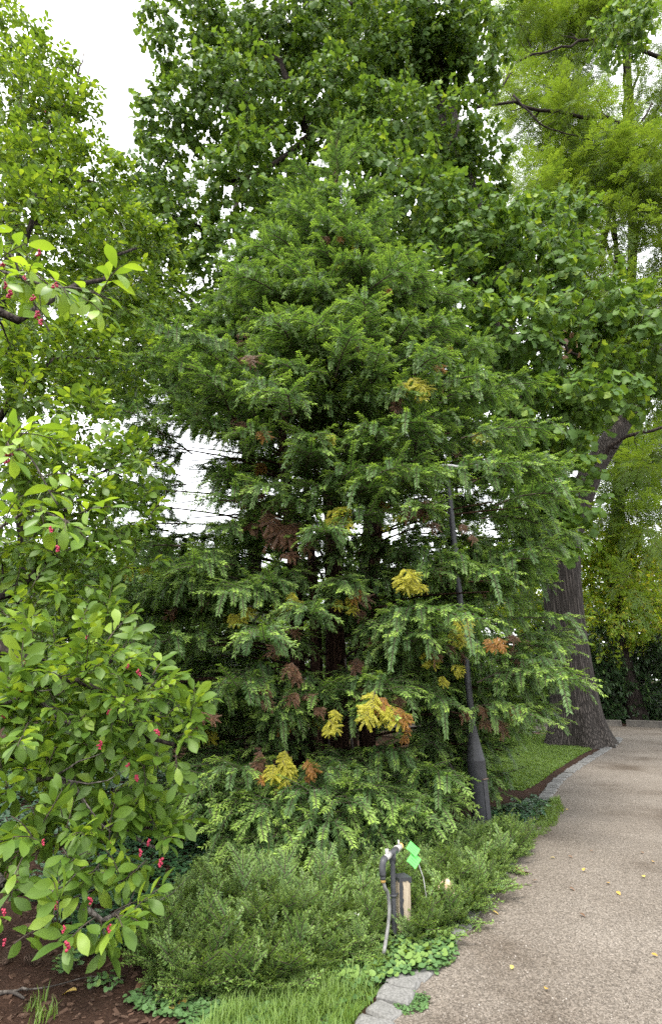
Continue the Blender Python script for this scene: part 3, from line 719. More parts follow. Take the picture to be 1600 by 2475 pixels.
# ------------------------------------------------------------------ magnolia on the left
random.seed(3); rng = random.Random(3)
MBASE = Vector((-4.6, 5.6, 0))
mag = thing('magnolia_tree', 'spreading magnolia with glossy oval leaves and red fruits on the left', 'tree', MBASE)
mt_ = [Twig('magnolia', M['magnolia'], 0.115, 0.20, 11, rng, whorl=True, petiole=.12, sag=.12, fresh=.22) for _ in range(8)]
mp_ = [k.proto('magnolia_twig', .0035) for k in mt_]
my_ = [Twig('magnolia', M['magnolia_lit'], 0.12, 0.22, 8, rng, whorl=True, petiole=.12, sag=.05, fresh=.3) for _ in range(6)]
keep(trunk_tube([MBASE + Vector((0, 0, -.1)), MBASE + Vector((.1, 0, 1.2)), MBASE + Vector((.0, .3, 3.2)), MBASE + Vector((-.3, .8, 6.5)), MBASE + Vector((-.6, 1.4, 9.5))], [.13, .10, .08, .05, .02], 24, 14, .08, (.5, .1)).build('trunk', M['dark_bark']), mag)
mb_ = [blob(*q) for q in [
    (90, 1610, 4.3, .42), (220, 1640, 4.1, .36), (330, 1700, 4.0, .32), (420, 1770, 3.9, .20), (450, 1720, 4.0, .12), (130, 1760, 4.1, .4), (290, 1800, 4.0, .28), (380, 1860, 4.0, .18), (30, 1900, 3.9, .36), (200, 1880, 4.3, .32), (60, 1720, 4.0, .35),
    (330, 2030, 3.9, .20), (230, 2060, 3.7, .22), (400, 2060, 4.0, .14), (130, 2030, 3.6, .2), (300, 2130, 3.6, .16), (390, 2170, 3.7, .10), (260, 2210, 3.5, .12), (40, 2190, 3.3, .10), (30, 2290, 3.2, .05), (140, 2240, 3.3, .05), (330, 1960, 4.2, .2),
    (60, 1480, 4.8, .42), (240, 1520, 5.0, .36), (160, 1400, 5.2, .5), (60, 1130, 4.8, .5), (180, 1150, 5, .5), (260, 1260, 5.2, .4), (80, 1320, 5.2, .5), (320, 1130, 5.6, .3), (300, 1360, 5.4, .3), (200, 1030, 5.4, .45),
    (60, 960, 6, .8), (150, 860, 6.2, .7), (40, 760, 6.5, .9), (130, 560, 6.5, .9), (40, 440, 6.5, .9), (150, 400, 6.8, .7), (60, 250, 6.8, .8), (150, 290, 7, .55), (230, 440, 7, .6), (40, 110, 7, .7), (120, 180, 7, .45), (300, 560, 7.3, .6), (230, 700, 7, .7), (380, 600, 7.6, .45), (300, 860, 7.3, .6), (360, 720, 7.6, .5), (190, 160, 7, .22), (205, 230, 7, .2)]]
pts = [p for p in blob_points(mb_, dens(mb_, 230), rng, .45, .75) if p[0].z > .12 and clear(p[0], [(240, 40, 100, 130), (300, 190, 60, 110)])]
pl = [(rng.randrange(8), place(p, d * .6 + rdir(rng) * .5 + Vector((.1, -.15, .15)), rng.uniform(.8, 1.2), (rng.uniform(-.3, .3), rng.uniform(-.5, .1), 1), rng)) for p, d in pts]
# two branches that reach close to the viewer
near = []
def near_branch(path, n, spread, r0):
    ln = smooth_line(path, 16)
    keep(limb_mb(path, r0, .004, rng, 4, .25, n=16, wob=.01).build('branch', M['grey_bark']), mag)
    for k in range(n):
        i = rng.randrange(3, 15); q = ln[i] + rdir(rng) * spread * rng.random()
        d = (ln[i + 1] - ln[i]).normalized() if i < 15 else Vector((1, 0, 0))
        near.append((rng.randrange(6), place(q, d * .8 + rdir(rng) * .6 + Vector((0, 0, .25)), rng.uniform(.8, 1.05), (rng.uniform(-.3, .3), -.45, 1), rng)))
near_branch([P(-120, 640, 2.7), P(0, 655, 2.6), P(110, 690, 2.5), P(200, 700, 2.45), P(270, 725, 2.4)], 11, .10, .012)
near_branch([P(-100, 560, 2.7), P(20, 610, 2.6), P(60, 690, 2.6), P(120, 800, 2.5)], 9, .12, .01)
near_branch([P(-100, 1350, 2.9), P(10, 1270, 2.8), P(90, 1235, 2.7), P(200, 1280, 2.6)], 8, .09, .012)
near_branch([P(-100, 1150, 2.9), P(0, 1120, 2.8), P(60, 1090, 2.7), P(140, 1220, 2.65)], 8, .12, .01)
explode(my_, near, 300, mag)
scatter('crown', mp_, pl, mag)
for path, r0, r1 in [([MBASE + Vector((0, .3, 2.8)), P(-80, 780, 5), P(70, 770, 5), P(200, 700, 6), P(330, 600, 7)], .07, .02), ([MBASE + Vector((.05, 0, 1.3)), P(-80, 1560, 4.4), P(20, 1590, 4.2), P(80, 1612, 4.1), P(250, 1700, 4.0), P(420, 1800, 3.9)], .06, .012),
                     ([MBASE + Vector((0, 0, .5)), P(-60, 2080, 3.6), P(20, 2115, 3.5), P(130, 2155, 3.5), P(240, 2190, 3.55), P(330, 2215, 3.7)], .035, .01), ([MBASE + Vector((0, 0, .9)), P(10, 1690, 4), P(60, 1675, 3.9), P(200, 1790, 3.9)], .035, .01),
                     ([MBASE + Vector((.1, .2, 2.0)), P(60, 1400, 5), P(180, 1200, 5.1), P(300, 1130, 5.5)], .05, .012), ([MBASE + Vector((.1, .6, 5)), P(90, 480, 6.5), P(230, 440, 7), P(300, 560, 7.3)], .05, .012), ([MBASE + Vector((.2, 1, 8)), P(90, 330, 6.8), P(190, 210, 7), P(205, 120, 7)], .04, .008), ([MBASE + Vector((.1, .4, 3.5)), P(60, 930, 6), P(170, 870, 6.5), P(320, 860, 7.2)], .05, .012), ([MBASE + Vector((.0, .4, 1.3)), P(60, 1850, 4), P(200, 1960, 3.9), P(380, 2050, 4)], .03, .008)]:
    keep(limb_mb(path, r0, r1, rng, 7, .45).build('branch', M['dark_bark'] if r0 > .045 else M['grey_bark']), mag)
# fruits: knobbly pink-red clusters
M['fruit'] = noisy_mat('magnolia_fruit', [(0.3, (0.20, 0.010, 0.026)), (0.7, (0.40, 0.04, 0.085))], 40, 3, 0.4, space='Generated')
def fruit_mesh(seed):
    g = random.Random(seed); mb = MB()
    for k in range(9):
        c = Vector((g.uniform(-.2, .2), g.uniform(-.2, .2), k * .11 - .5)); r = g.uniform(.13, .22)
        prof = [(0.001, -r), (r * .75, -r * .65), (r, 0), (r * .75, r * .65), (.001, r)]
        mb.lathe(prof, Matrix.Translation(c), 6)
    return mb.mesh('fruit', M['fruit'])
fm = [fruit_mesh(k) for k in range(4)]
fr = [(110, 270, 6.4), (125, 290, 6.3), (95, 300, 6.4), (15, 690, 2.4), (25, 710, 2.4), (60, 670, 2.35), (90, 760, 2.35), (100, 780, 2.35), (80, 720, 2.4), (135, 690, 2.3), (10, 640, 2.5), (125, 1280, 2.45), (140, 1325, 2.45), (20, 1115, 2.6), (25, 1095, 2.6), (95, 612, 2.5),
      (240, 1805, 3.6), (245, 1795, 3.6), (310, 1850, 3.7), (380, 1770, 3.6), (265, 1720, 3.7), (335, 1625, 3.7), (310, 1610, 3.8), (50, 1670, 3.8), (10, 1730, 3.7), (105, 2035, 3.3), (265, 2040, 3.5), (390, 2085, 3.7), (340, 2060, 3.6), (360, 2035, 3.7), (220, 2175, 3.4), (135, 2190, 3.3), (265, 2245, 3.3), (340, 2235, 3.5), (165, 2285, 3.2), (10, 2205, 3.1), (155, 2245, 3.2), (12, 2275, 3.0), (200, 1590, 3.9), (330, 1880, 3.8), (210, 1540, 4.2), (60, 1600, 4)]
for i, (x, y, Y) in enumerate(fr):
    o = obj('fruit', fm[i % 4]); keep(o, mag); s = rng.uniform(.028, .045)
    o.matrix_basis = Matrix.Translation(P(x, y, Y)) @ Euler((rng.uniform(-.6, .6), rng.uniform(-.6, .6), rng.uniform(0, 6))).to_matrix().to_4x4() @ Matrix.Scale(s, 4)

# ------------------------------------------------------------------ china fir in the middle
random.seed(8); rng = random.Random(8)
FB = Vector((0.05, 8.3, 0))
fir = thing('china_fir', 'tall many-stemmed china fir with drooping sprays, some yellow and brown, behind the lamp post', 'tree', FB)
STEMS = [([(0.1, 8.3, -.1), (0.05, 8.3, 3), (0.0, 8.35, 6), (0.08, 8.3, 9), (0.12, 8.25, 12.1)], [.17, .14, .11, .07, .02]),
         ([(-.45, 8.0, -.1), (-.5, 8.0, 2.5), (-.75, 7.95, 5), (-.9, 8.0, 7)], [.12, .10, .07, .02]),
         ([(.5, 8.3, -.1), (.55, 8.2, 2.2), (.8, 8.1, 4.5), (1.0, 8.0, 6.5)], [.12, .10, .07, .02]),
         ([(-.2, 8.7, -.1), (-.25, 8.8, 2.5), (-.5, 9.1, 5.5)], [.12, .09, .03]),
         ([(-.15, 7.8, -.1), (-.2, 7.75, 1.6), (-.3, 7.7, 3.2)], [.08, .07, .03]),
         ([(.35, 7.75, -.1), (.3, 7.8, 1.2), (.42, 7.75, 2.6)], [.05, .045, .02])]
for pth, rd in STEMS:
    keep(trunk_tube([Vector(p) for p in pth], rd, 26, 14, .1).build('trunk', M['fir_bark']), fir)
# thin suckers near the ground
for a, b_, c in [(P(770, 1900, 7.2), P(795, 1780, 7.2), P(745, 1690, 7.2)), (P(870, 1885, 7), P(850, 1790, 7), P(835, 1590, 7.2)), (P(1100, 1870, 6.9), P(1050, 1800, 7.1), P(950, 1760, 7.6))]:
    mb = MB(); mb.tube(smooth_line([a, b_, c], 8), .014, 6); keep(mb.build('sucker', M['grey_bark']), fir)

fb = [fir_bough('bough', M['fir'], random.Random(100 + k), 1.0 + .06 * k, 19 + k % 4, .75, .55 + .08 * (k % 4)).mesh('bough', [M['stem'], M['fir']]) for k in range(8)]
fy = [fir_bough('b', None, random.Random(120 + k), .8, 18, .5, .8).mesh('yellow_spray', [M['stem'], M['fir_yellow']]) for k in range(3)]
fo = [fir_bough('b', None, random.Random(130 + k), .8, 18, .5, .8).mesh('orange_spray', [M['stem'], M['fir_orange']]) for k in range(2)]
fn = [fir_bough('b', None, random.Random(140 + k), .8, 20, .3, 1.0).mesh('dead_spray', [M['stem'], M['fir_brown']]) for k in range(3)]
ENV = [(0.2, 2.0), (0.8, 2.5), (1.6, 2.75), (2.6, 2.75), (3.6, 2.85), (5.0, 2.75), (6.2, 2.35), (7.8, 1.85), (9.4, 1.3), (10.8, .75), (12.3, .12)]
def env(z):
    for (a, ra), (b_, r_) in zip(ENV, ENV[1:]):
        if z <= b_: return ra + (r_ - ra) * (z - a) / (b_ - a)
    return .1
LAWN_VIEW = (1205, 1785, 1500, 1935)
FIR_HOLES = [(490, 1120, 70, 60), (500, 1240, 80, 70), (690, 1130, 45, 100), (760, 1400, 45, 100), (800, 1570, 80, 70), (560, 1600, 110, 30), (850, 1800, 150, 50), (640, 1140, 50, 45), (1010, 1850, 50, 35)]
boughs = []; limbs = []
z = 0.35; tier = 0
while z < 12.0:
    rr = env(z); nb = max(5, int(10 * rr + 4))
    for k in range(nb):
        az = 2 * math.pi * (k + rng.random() * .8) / nb + tier * 1.3
        front = -math.sin(az) > -0.35
        if not front and rng.random() < .45: continue
        zz = z + rng.uniform(-.16, .16); L = rr * rng.uniform(.72, 1.06)
        dirv = Vector((math.cos(az), math.sin(az) * .9, 0)); o0 = Vector((0.05, 8.3, zz)) if zz > 6 or rng.random() < .3 else Vector((dirv.x * .55, 8.2 + dirv.y * .4, zz))
        tipp = o0 + dirv * (L - .5)
        limbs.append((Vector((0.05 if zz > 6 else dirv.x * .4, 8.3, zz - .1)), tipp))
        r_ = L - .55; j = 0
        while r_ > (0.15 if zz > 7 else .5) and j < 3:
            p = o0 + dirv * r_ + Vector((rng.uniform(-.2, .2), rng.uniform(-.2, .2), rng.uniform(-.1, .1) - .04 * j))
            side = rng.uniform(-.5, .5) * (1 if j == 0 else 1.8)
            d = Vector((math.cos(az + side), math.sin(az + side), rng.uniform(-.15, .2) + (.45 if zz > 10 else 0)))
            boughs.append((p, d, rng.uniform(.8, 1.15) * (1.0 if zz < 8.5 else .75)))
            r_ -= rng.uniform(.42, .65); j += 1
    z += (.42 if z < 5 else .34); tier += 1
# leader
for k in range(7): boughs.append((Vector((.12, 8.25, 11.3 + .13 * k)), Vector((math.cos(k * 2.4), math.sin(k * 2.4), .9)), .6))
# sprays that stand out: low front fringe and the long arm to the right
for x, y, Y in [(480, 1985, 6.0), (560, 1940, 5.9), (640, 1920, 5.8), (730, 1910, 5.7), (820, 1920, 5.7), (900, 1940, 5.8), (980, 1960, 5.9), (1050, 1975, 6.1), (520, 2010, 6.1), (690, 1970, 5.7), (790, 1985, 5.6), (880, 2000, 5.7), (600, 2000, 5.8), (1180, 1960, 6.4), (1230, 1975, 6.5), (1200, 1900, 6.7),
                (1290, 1560, 6.8), (1340, 1570, 6.8), (1240, 1600, 6.7), (1280, 1640, 6.8), (1180, 1640, 6.4), (1130, 1600, 6.3), (1060, 1560, 6.0), (960, 1560, 5.9), (930, 1640, 5.8), (1030, 1650, 5.8), (1100, 1480, 6.2), (1200, 1480, 6.5), (1270, 1500, 6.7), (990, 1500, 6.0), (930, 1500, 6.0), (1100, 1380, 6.2), (1020, 1370, 6.0),
                (430, 1400, 6.6), (500, 1390, 6.4), (570, 1400, 6.3), (650, 1420, 6.3), (700, 1400, 6.5), (380, 1430, 6.8), (450, 1690, 6.3), (540, 1680, 6.1), (620, 1670, 6.0), (690, 1690, 6.1), (760, 1670, 6.2), (830, 1680, 6.1), (760, 1100, 6.2), (830, 1080, 6.1), (900, 1100, 6.0), (980, 1110, 6.1), (780, 1210, 6.2), (860, 1200, 6.0), (950, 1180, 6.0), (1040, 1120, 6.2), (1150, 1180, 6.3), (1200, 1150, 6.6), (1180, 1290, 6.4), (1080, 1310, 6.2)]:
    p = P(x, y, Y); v = p - Vector((0, 8.3, p.z)); v.normalize()
    boughs.append((p - v * .45 + Vector((0, 0, -.05)), v + Vector((0, 0, rng.uniform(0, .2))), rng.uniform(.9, 1.2)))
for k in range(70):          # the low mound of sprays in front
    x = rng.uniform(440, 1090); e_ = 1 - abs(x - 760) / 400; y = rng.uniform(1905, 1975 + 60 * max(0, e_)); Y = 5.95 - .55 * max(0, e_) * (y - 1880) / 150 + rng.uniform(-.15, .15)
    p = P(x, y, Y); p.z = max(p.z, .22); v = p - Vector((0.1, 8.0, p.z)); v.normalize()
    boughs.append((p - v * .5 + Vector((0, 0, .06)), v + Vector((rng.uniform(-.5, .5), 0, rng.uniform(-.1, .25))), rng.uniform(.8, 1.1)))
LAMP_VIEW = [(1095, 1760, 1200, 2030), (1055, 1190, 1135, 1330), (1080, 1650, 1160, 1770), (1035, 1070, 1165, 1135), (940, 2022, 1045, 2120)]
sel = []
for p, d, s in boughs:
    tipc = p + Vector(d).normalized() * .35 * s + Vector((0, 0, -.1))
    if tipc.y < 8.6 and not clear(tipc, FIR_HOLES): continue
    if not clear(tipc, [(490, 1130, 85, 85), (500, 1240, 95, 75)]): continue
    if tipc.z < .18: continue
    # keep the lamp column and its head free
    lx = 1.66 - .032 * tipc.z
    if abs(tipc.x - lx) < .30 and abs(tipc.y - 6.73) < .42: continue
    q_ = proj(tipc)
    if LAWN_VIEW[0] < q_[0] < LAWN_VIEW[2] and LAWN_VIEW[1] < q_[1] < LAWN_VIEW[3]: continue
    dn = Vector(d).normalized(); qs = [proj(p + dn * t_ * s + Vector((0, 0, -.1 * t_))) for t_ in (.1, .35, .6, .85)]
    if tipc.y < 6.95 and any(a < q[0] < c and b_ < q[1] < d_ for a, b_, c, d_ in LAMP_VIEW for q in qs): continue
    if any(1385 < q[0] and 1330 < q[1] < 1830 for q in qs) and (rng.random() < .8 or not 1500 < q_[1] < 1640): continue
    if any(1320 < q[0] and 1330 < q[1] < 1480 for q in qs): continue
    sel.append((p, d, s))
sel.sort(key=lambda q: (proj(q[0]) or (0, 0, 99))[2])
rest = []
for i, (p, d, s) in enumerate(sel):
    k = rng.randrange(8); mt = place(p, d, s, (rng.uniform(-.15, .15), rng.uniform(-.15, .15), 1), rng)
    if i < 300:
        o = obj('bough', fb[k]); keep(o, fir); o.matrix_basis = mt
    else: rest.append((k, mt))
scatter('crown', [bpy.data.objects.new('bough', me) for me in fb], rest, fir)
# bare limbs inside
for i, (a, b_) in enumerate(limbs):
    if i % 2: continue
    mid = (a + b_) / 2 + Vector((0, 0, .12))
    if not clear(mid, [(470, 1180, 60, 60)]) and rng.random() < .3: continue
    mb = MB(); mb.tube(smooth_line([a, mid, b_], 6), [.024, .02, .017, .014, .011, .008], 5, cap=False); keep(mb.build('limb', M['fir_bark']), fir)
def small_sprays():
    g = random.Random(77); fr_ = [q for q in sel if q[0].y < 8.2 and q[0].z < 9]
    for k in range(90):
        p, d, s = g.choice(fr_); kind = g.choices([('dead_spray', fn), ('orange_spray', fo), ('yellow_spray', fy)], [6, 2, 2])[0]
        o = obj(kind[0], g.choice(kind[1])); keep(o, fir)
        o.matrix_basis = place(p + Vector(d).normalized() * g.uniform(0, .35) + Vector((g.uniform(-.2, .2), -.22, g.uniform(-.12, .0))), (g.uniform(-.6, .6), -.5, -.8), g.uniform(.22, .4), (g.uniform(-.3, .3), -.6, .8), g)
small_sprays()
# coloured sprays hanging where the photograph shows them
def spray(name, meshes, items):
    for i, (x, y, Y, s) in enumerate(items):
      for j in range(3 if s > .35 else 2):
        o = obj(name, meshes[(i + j) % len(meshes)]); keep(o, fir)
        o.matrix_basis = place(P(x, y, Y - .25) + Vector((rng.uniform(-.22, .22) * s, rng.uniform(-.1, .1) * s, .10 + rng.uniform(-.2, .2) * s)), (rng.uniform(-.8, .8), -.55, rng.uniform(-1, -.3)), s * rng.uniform(.42, .62), (rng.uniform(-.3, .3), -.6, .8), rng)
spray('yellow_spray', fy, [(985, 935, 6.1, .6), (1000, 965, 6.1, .45), (840, 1270, 6.0, .6), (800, 1265, 6.0, .5), (990, 1400, 5.7, .6), (1010, 1420, 5.75, .45), (725, 1460, 6.1, .4), (560, 1510, 6.3, .6), (905, 1710, 5.6, .65), (935, 1740, 5.6, .5), (670, 1850, 5.75, .6), (700, 1860, 5.7, .5), (1100, 1540, 5.9, .5), (1130, 1520, 6.0, .4), (795, 1760, 5.8, .4), (945, 1280, 6.0, .35), (790, 1070, 6.0, .4), (330, 1390, 6.9, .5), (1080, 1640, 6.0, .4), (820, 700, 7.4, .6), (690, 780, 7, .5), (840, 1480, 6.3, .4)])
spray('orange_spray', fo, [(960, 1740, 5.6, .55), (1200, 1560, 6.0, .4), (735, 1870, 5.8, .4), (590, 1230, 6.6, .3), (1240, 1720, 6.5, .4), (980, 1790, 5.7, .3), (660, 1910, 5.7, .35)])
spray('dead_spray', fn, [(585, 1200, 6.6, .55), (655, 1290, 6.5, .8), (690, 1300, 6.5, .8), (670, 1330, 6.4, .75), (640, 1230, 6.5, .5), (1020, 1230, 6.1, .6), (1035, 1260, 6.1, .55), (700, 1640, 6.1, .5), (495, 1740, 6.0, .4), (690, 1560, 6.5, .6), (590, 830, 7, .5), (870, 860, 6.6, .6), (960, 990, 6.3, .5), (740, 1720, 6.1, .5), (860, 1470, 6.5, .6), (1070, 1570, 6.2, .45), (1130, 1300, 6.3, .4), (640, 1700, 6.0, .4), (580, 1040, 6.7, .6), (1000, 1160, 6.3, .6), (620, 1860, 6.0, .5), (420, 1660, 6.5, .5), (1150, 1750, 6.6, .5)])

# ------------------------------------------------------------------ low growth in the bed
def shoot_proto(name, seed, mat, L=.17, nn=54, nl=.019, nw=.006):
    g = random.Random(seed); mb = MB(); mb.mi = 1
    needle_shoot(mb, (0, 0, 0), (1, 0, .1), L, g, nn, nl, nw, sag=-.05, fresh=.55, stem_r=.0025, flat=.5)
    for k in range(6):
        sg = 1 if k % 2 else -1
        needle_shoot(mb, (L * (.15 + .12 * k), 0, .01), (1, sg * g.uniform(.5, 1.0), g.uniform(-.1, .5)), L * g.uniform(.35, .6), g, int(nn * .5), nl, nw, sag=-.05, fresh=.45, stem_r=.002, flat=.5)
    return proto(name, mb, [M['stem'], mat])
jp = [shoot_proto('juniper_shoot', 200 + k, M['juniper']) for k in range(6)]
def inside(poly, x, y):
    r = False; n = len(poly)
    for i in range(n):
        x1, y1 = poly[i][0], poly[i][1]; x2, y2 = poly[(i + 1) % n][0], poly[(i + 1) % n][1]
        if (y1 > y) != (y2 > y) and x < (x2 - x1) * (y - y1) / (y2 - y1) + x1: r = not r
    return r
def edge_d(poly, x, y):
    best = 9; n = len(poly)
    for i in range(n):
        a = Vector((poly[i][0], poly[i][1])); b_ = Vector((poly[(i + 1) % n][0], poly[(i + 1) % n][1])); ab = b_ - a
        t_ = max(0, min(1, (Vector((x, y)) - a).dot(ab) / ab.length_squared)); best = min(best, (Vector((x, y)) - a - ab * t_).length)
    return best
def low_shrub(label, poly, hmax, n, seed):
    g = random.Random(seed); cx = sum(p[0] for p in poly) / len(poly); cy = sum(p[1] for p in poly) / len(poly)
    o = thing('spreading_juniper', label, 'shrub', (cx, cy, 0)); pl = []
    xs = [p[0] for p in poly]; ys = [p[1] for p in poly]; st = MB()
    while len(pl) < n:
        x, y = g.uniform(min(xs), max(xs)), g.uniform(min(ys), max(ys))
        if not inside(poly, x, y): continue
        e = edge_d(poly, x, y); h = hmax * min(1, (e / .40 + .10)) * (.70 + .75 * noise.noise(Vector((x * 2.6, y * 2.6, seed))) + .35 * noise.noise(Vector((x * 8, y * 8, seed))))
        zz = max(.02, h * (1 - .55 * g.random() ** 2) - .08)
        out = Vector((x - cx, y - cy, 0)); out = out.normalized() if out.length > .01 else Vector((1, 0, 0))
        d = out * .35 + rdir(g) * 1.0 + Vector((-.1, -.35, .35))
        q_ = proj((x, y, zz + .06))
        if y < 5.0 and 970 < q_[0] < 1032 and 2020 < q_[1] < 2128 or y < 4.75 and 1050 < q_[0] < 1115 and 2150 < q_[1] < 2215: zz = .01
        pl.append((g.randrange(6), place((x, y, zz), d, g.uniform(.6, 1.05) if g.random() < .94 else g.uniform(1.3, 1.8), None, g)))
        if len(pl) % 40 == 0: st.tube(smooth_line([(cx + (x - cx) * .4, cy + (y - cy) * .4, 0), (x * .7 + cx * .3, y * .7 + cy * .3, zz * .8), (x, y, zz)], 5), [.009, .008, .006, .005, .003], 5, cap=False)
    keep(st.build('stem', M['fir_bark']), o); scatter('foliage', jp, pl, o); return o
def gp(lst): return [tuple(G(*q))[:2] for q in lst]
low_shrub('wide feathery juniper sprawling between the mulch and the standpipe', gp([(450, 2420), (500, 2405), (600, 2425), (690, 2400), (780, 2360), (860, 2330), (915, 2300), (925, 2230), (900, 2160), (820, 2130), (700, 2110), (560, 2130), (450, 2180), (390, 2230), (350, 2290), (395, 2370)]), .20, 5200, 301)
low_shrub('juniper filling the bed between the wooden post and the lamp post', gp([(995, 2300), (1050, 2275), (1105, 2240), (1150, 2190), (1205, 2115), (1255, 2060), (1270, 2025), (1170, 2035), (1080, 2060), (1000, 2090), (930, 2120), (930, 2160), (1000, 2200)]), .17, 3800, 302)
low_shrub('dense juniper at the foot of the fir behind the standpipe', gp([(520, 2180), (640, 2150), (760, 2150), (900, 2170), (1000, 2140), (1060, 2080), (900, 2050), (700, 2050), (560, 2080), (480, 2120)]), .22, 3000, 303)

def ground_leaves(name, label, kind, mat, poly, n, ls, h, seed, cat='ground cover', per=5):
    g = random.Random(seed); pr = []
    for k in range(4):
        mb = MB()
        for j in range(per):
            vs, fs = leaf_geo(kind, g.uniform(.05, .25), g.uniform(-.1, .3)); a = g.uniform(0, 6.28)
            q = Vector((math.cos(a), math.sin(a), 0)) * g.uniform(.2, 1.2) * ls + Vector((0, 0, g.uniform(.25, 1) * h))
            mt = place(q, (math.cos(a), math.sin(a), g.uniform(-.3, .3)), ls * g.uniform(.6, 1.15), (g.uniform(-.4, .4), g.uniform(-.6, .2), 1), g)
            mb.mi = 1; mb.add([mt @ Vector(v) for v in vs], fs, g.random(), 1 if g.random() < .1 else 0)
            mb.mi = 0; mb.tube([(q.x * .3, q.y * .3, 0), q], .0015, 3, cap=False)
        pr.append(proto(name, mb, [M['stem'], mat]))
    xs = [p[0] for p in poly]; ys = [p[1] for p in poly]; pl = []
    while len(pl) < n:
        x, y = g.uniform(min(xs), max(xs)), g.uniform(min(ys), max(ys))
        if not inside(poly, x, y) or noise.noise(Vector((x * 4, y * 4, seed))) < -.35: continue
        pl.append((g.randrange(4), Matrix.Translation((x, y, 0.004)) @ Euler((0, 0, g.uniform(-3, 3))).to_matrix().to_4x4() @ Matrix.Scale(g.uniform(.75, 1.2), 4)))
    return tag(scatter(name, pr, pl), label, cat)
ground_leaves('ground_ivy', 'round-leaved ground ivy around the foot of the standpipe', 'round', M['weed'], gp([(800, 2390), (880, 2400), (960, 2365), (1040, 2345), (1085, 2310), (1070, 2270), (1000, 2265), (920, 2290), (840, 2330)]), 480, .034, .055, 401)
ground_leaves('ground_ivy', 'round-leaved ground ivy edging the juniper along the mulch', 'round', M['weed'], gp([(310, 2410), (430, 2420), (560, 2440), (640, 2440), (640, 2500), (470, 2500), (440, 2460), (330, 2445)]), 170, .034, .03, 402)
ground_leaves('clover', 'clover leaves growing through the near grass', 'round', M['weed'], [(p.x, p.y) for p in near_lawn], 260, .03, .03, 403)
ground_leaves('creeping_weed', 'low weeds creeping from the kerb onto the gravel', 'round', M['weed'], gp([(955, 2440), (985, 2455), (1030, 2440), (1035, 2415), (985, 2405)]), 120, .016, .015, 404)
ground_leaves('creeping_weed', 'low weeds between kerb and gravel beside the ground ivy', 'round', M['weed'], gp([(1035, 2360), (1090, 2330), (1095, 2290), (1060, 2275), (1030, 2310)]), 110, .024, .035, 405)
ground_leaves('ivy', 'dark ivy carpet under the magnolia', 'ivy', M['ivy'], gp([(190, 2330), (360, 2280), (480, 2200), (560, 2120), (480, 2040), (300, 2030), (120, 2080), (60, 2150), (150, 2250)]), 620, .06, .07, 406)
ground_leaves('ivy', 'ivy spilling over the kerb beside the lamp post', 'ivy', M['ivy'], gp([(1120, 2050), (1230, 2075), (1290, 2000), (1330, 1950), (1290, 1930), (1200, 1960), (1130, 2000)]), 420, .055, .07, 407)
ground_leaves('ivy', 'ivy on the shaded ground below the fir boughs', 'ivy', M['ivy'], gp([(400, 2090), (600, 2110), (800, 2090), (1000, 2070), (1100, 2010), (1000, 1940), (700, 1920), (450, 1950)]), 700, .06, .07, 408)

def grass(name, label, poly, n, h, seed, wd=.004, cat='grass'):
    g = random.Random(seed); pr = []
    for k in range(4):
        mb = MB()
        for j in range(12):
            a = g.uniform(0, 6.28); q = Vector((g.uniform(-.03, .03), g.uniform(-.03, .03), 0)); hh = h * g.uniform(.5, 1.2); le = g.uniform(.2, .8) * hh
            dx = Vector((math.cos(a), math.sin(a), 0)); sx = Vector((-dx.y, dx.x, 0)) * wd
            vs = [q - sx, q + sx, q + dx * le * .3 + Vector((0, 0, hh * .6)) + sx * .7, q + dx * le * .3 + Vector((0, 0, hh * .6)) - sx * .7, q + dx * le + Vector((0, 0, hh * .9))]
            mb.add(vs, [(0, 1, 2, 3), (3, 2, 4)], g.random(), g.random() * .5)
        pr.append(proto(name, mb, M['grass']))
    xs = [p[0] for p in poly]; ys = [p[1] for p in poly]; pl = []
    while len(pl) < n:
        x, y = g.uniform(min(xs), max(xs)), g.uniform(min(ys), max(ys))
        if not inside(poly, x, y): continue
        pl.append((g.randrange(4), Matrix.Translation((x, y, 0.003)) @ Euler((0, 0, g.uniform(-3, 3))).to_matrix().to_4x4() @ Matrix.Scale(g.uniform(.7, 1.2), 4)))
    return tag(scatter(name, pr, pl), label, cat)
grass('grass', 'soft bright grass between the near kerb stones and the juniper', [(p.x, p.y) for p in near_lawn], 1100, .09, 501, .0022)
grass('grass', 'short mown grass at the foot of the tulip tree', [(p.x, p.y) for p in far_lawn], 9000, .045, 502, .006)
grass('grass', 'weedy grass along the gravel edge beside the fir', gp([(1230, 2060), (1330, 2010), (1360, 1960), (1350, 1930), (1310, 1945), (1260, 2015), (1200, 2060)]), 300, .06, 503, .003)
grass('grass', 'thin grass tufts sprouting in the brown mulch', gp([(60, 2480), (140, 2470), (130, 2440), (90, 2420), (60, 2440)]), 7, .07, 504, .0025)

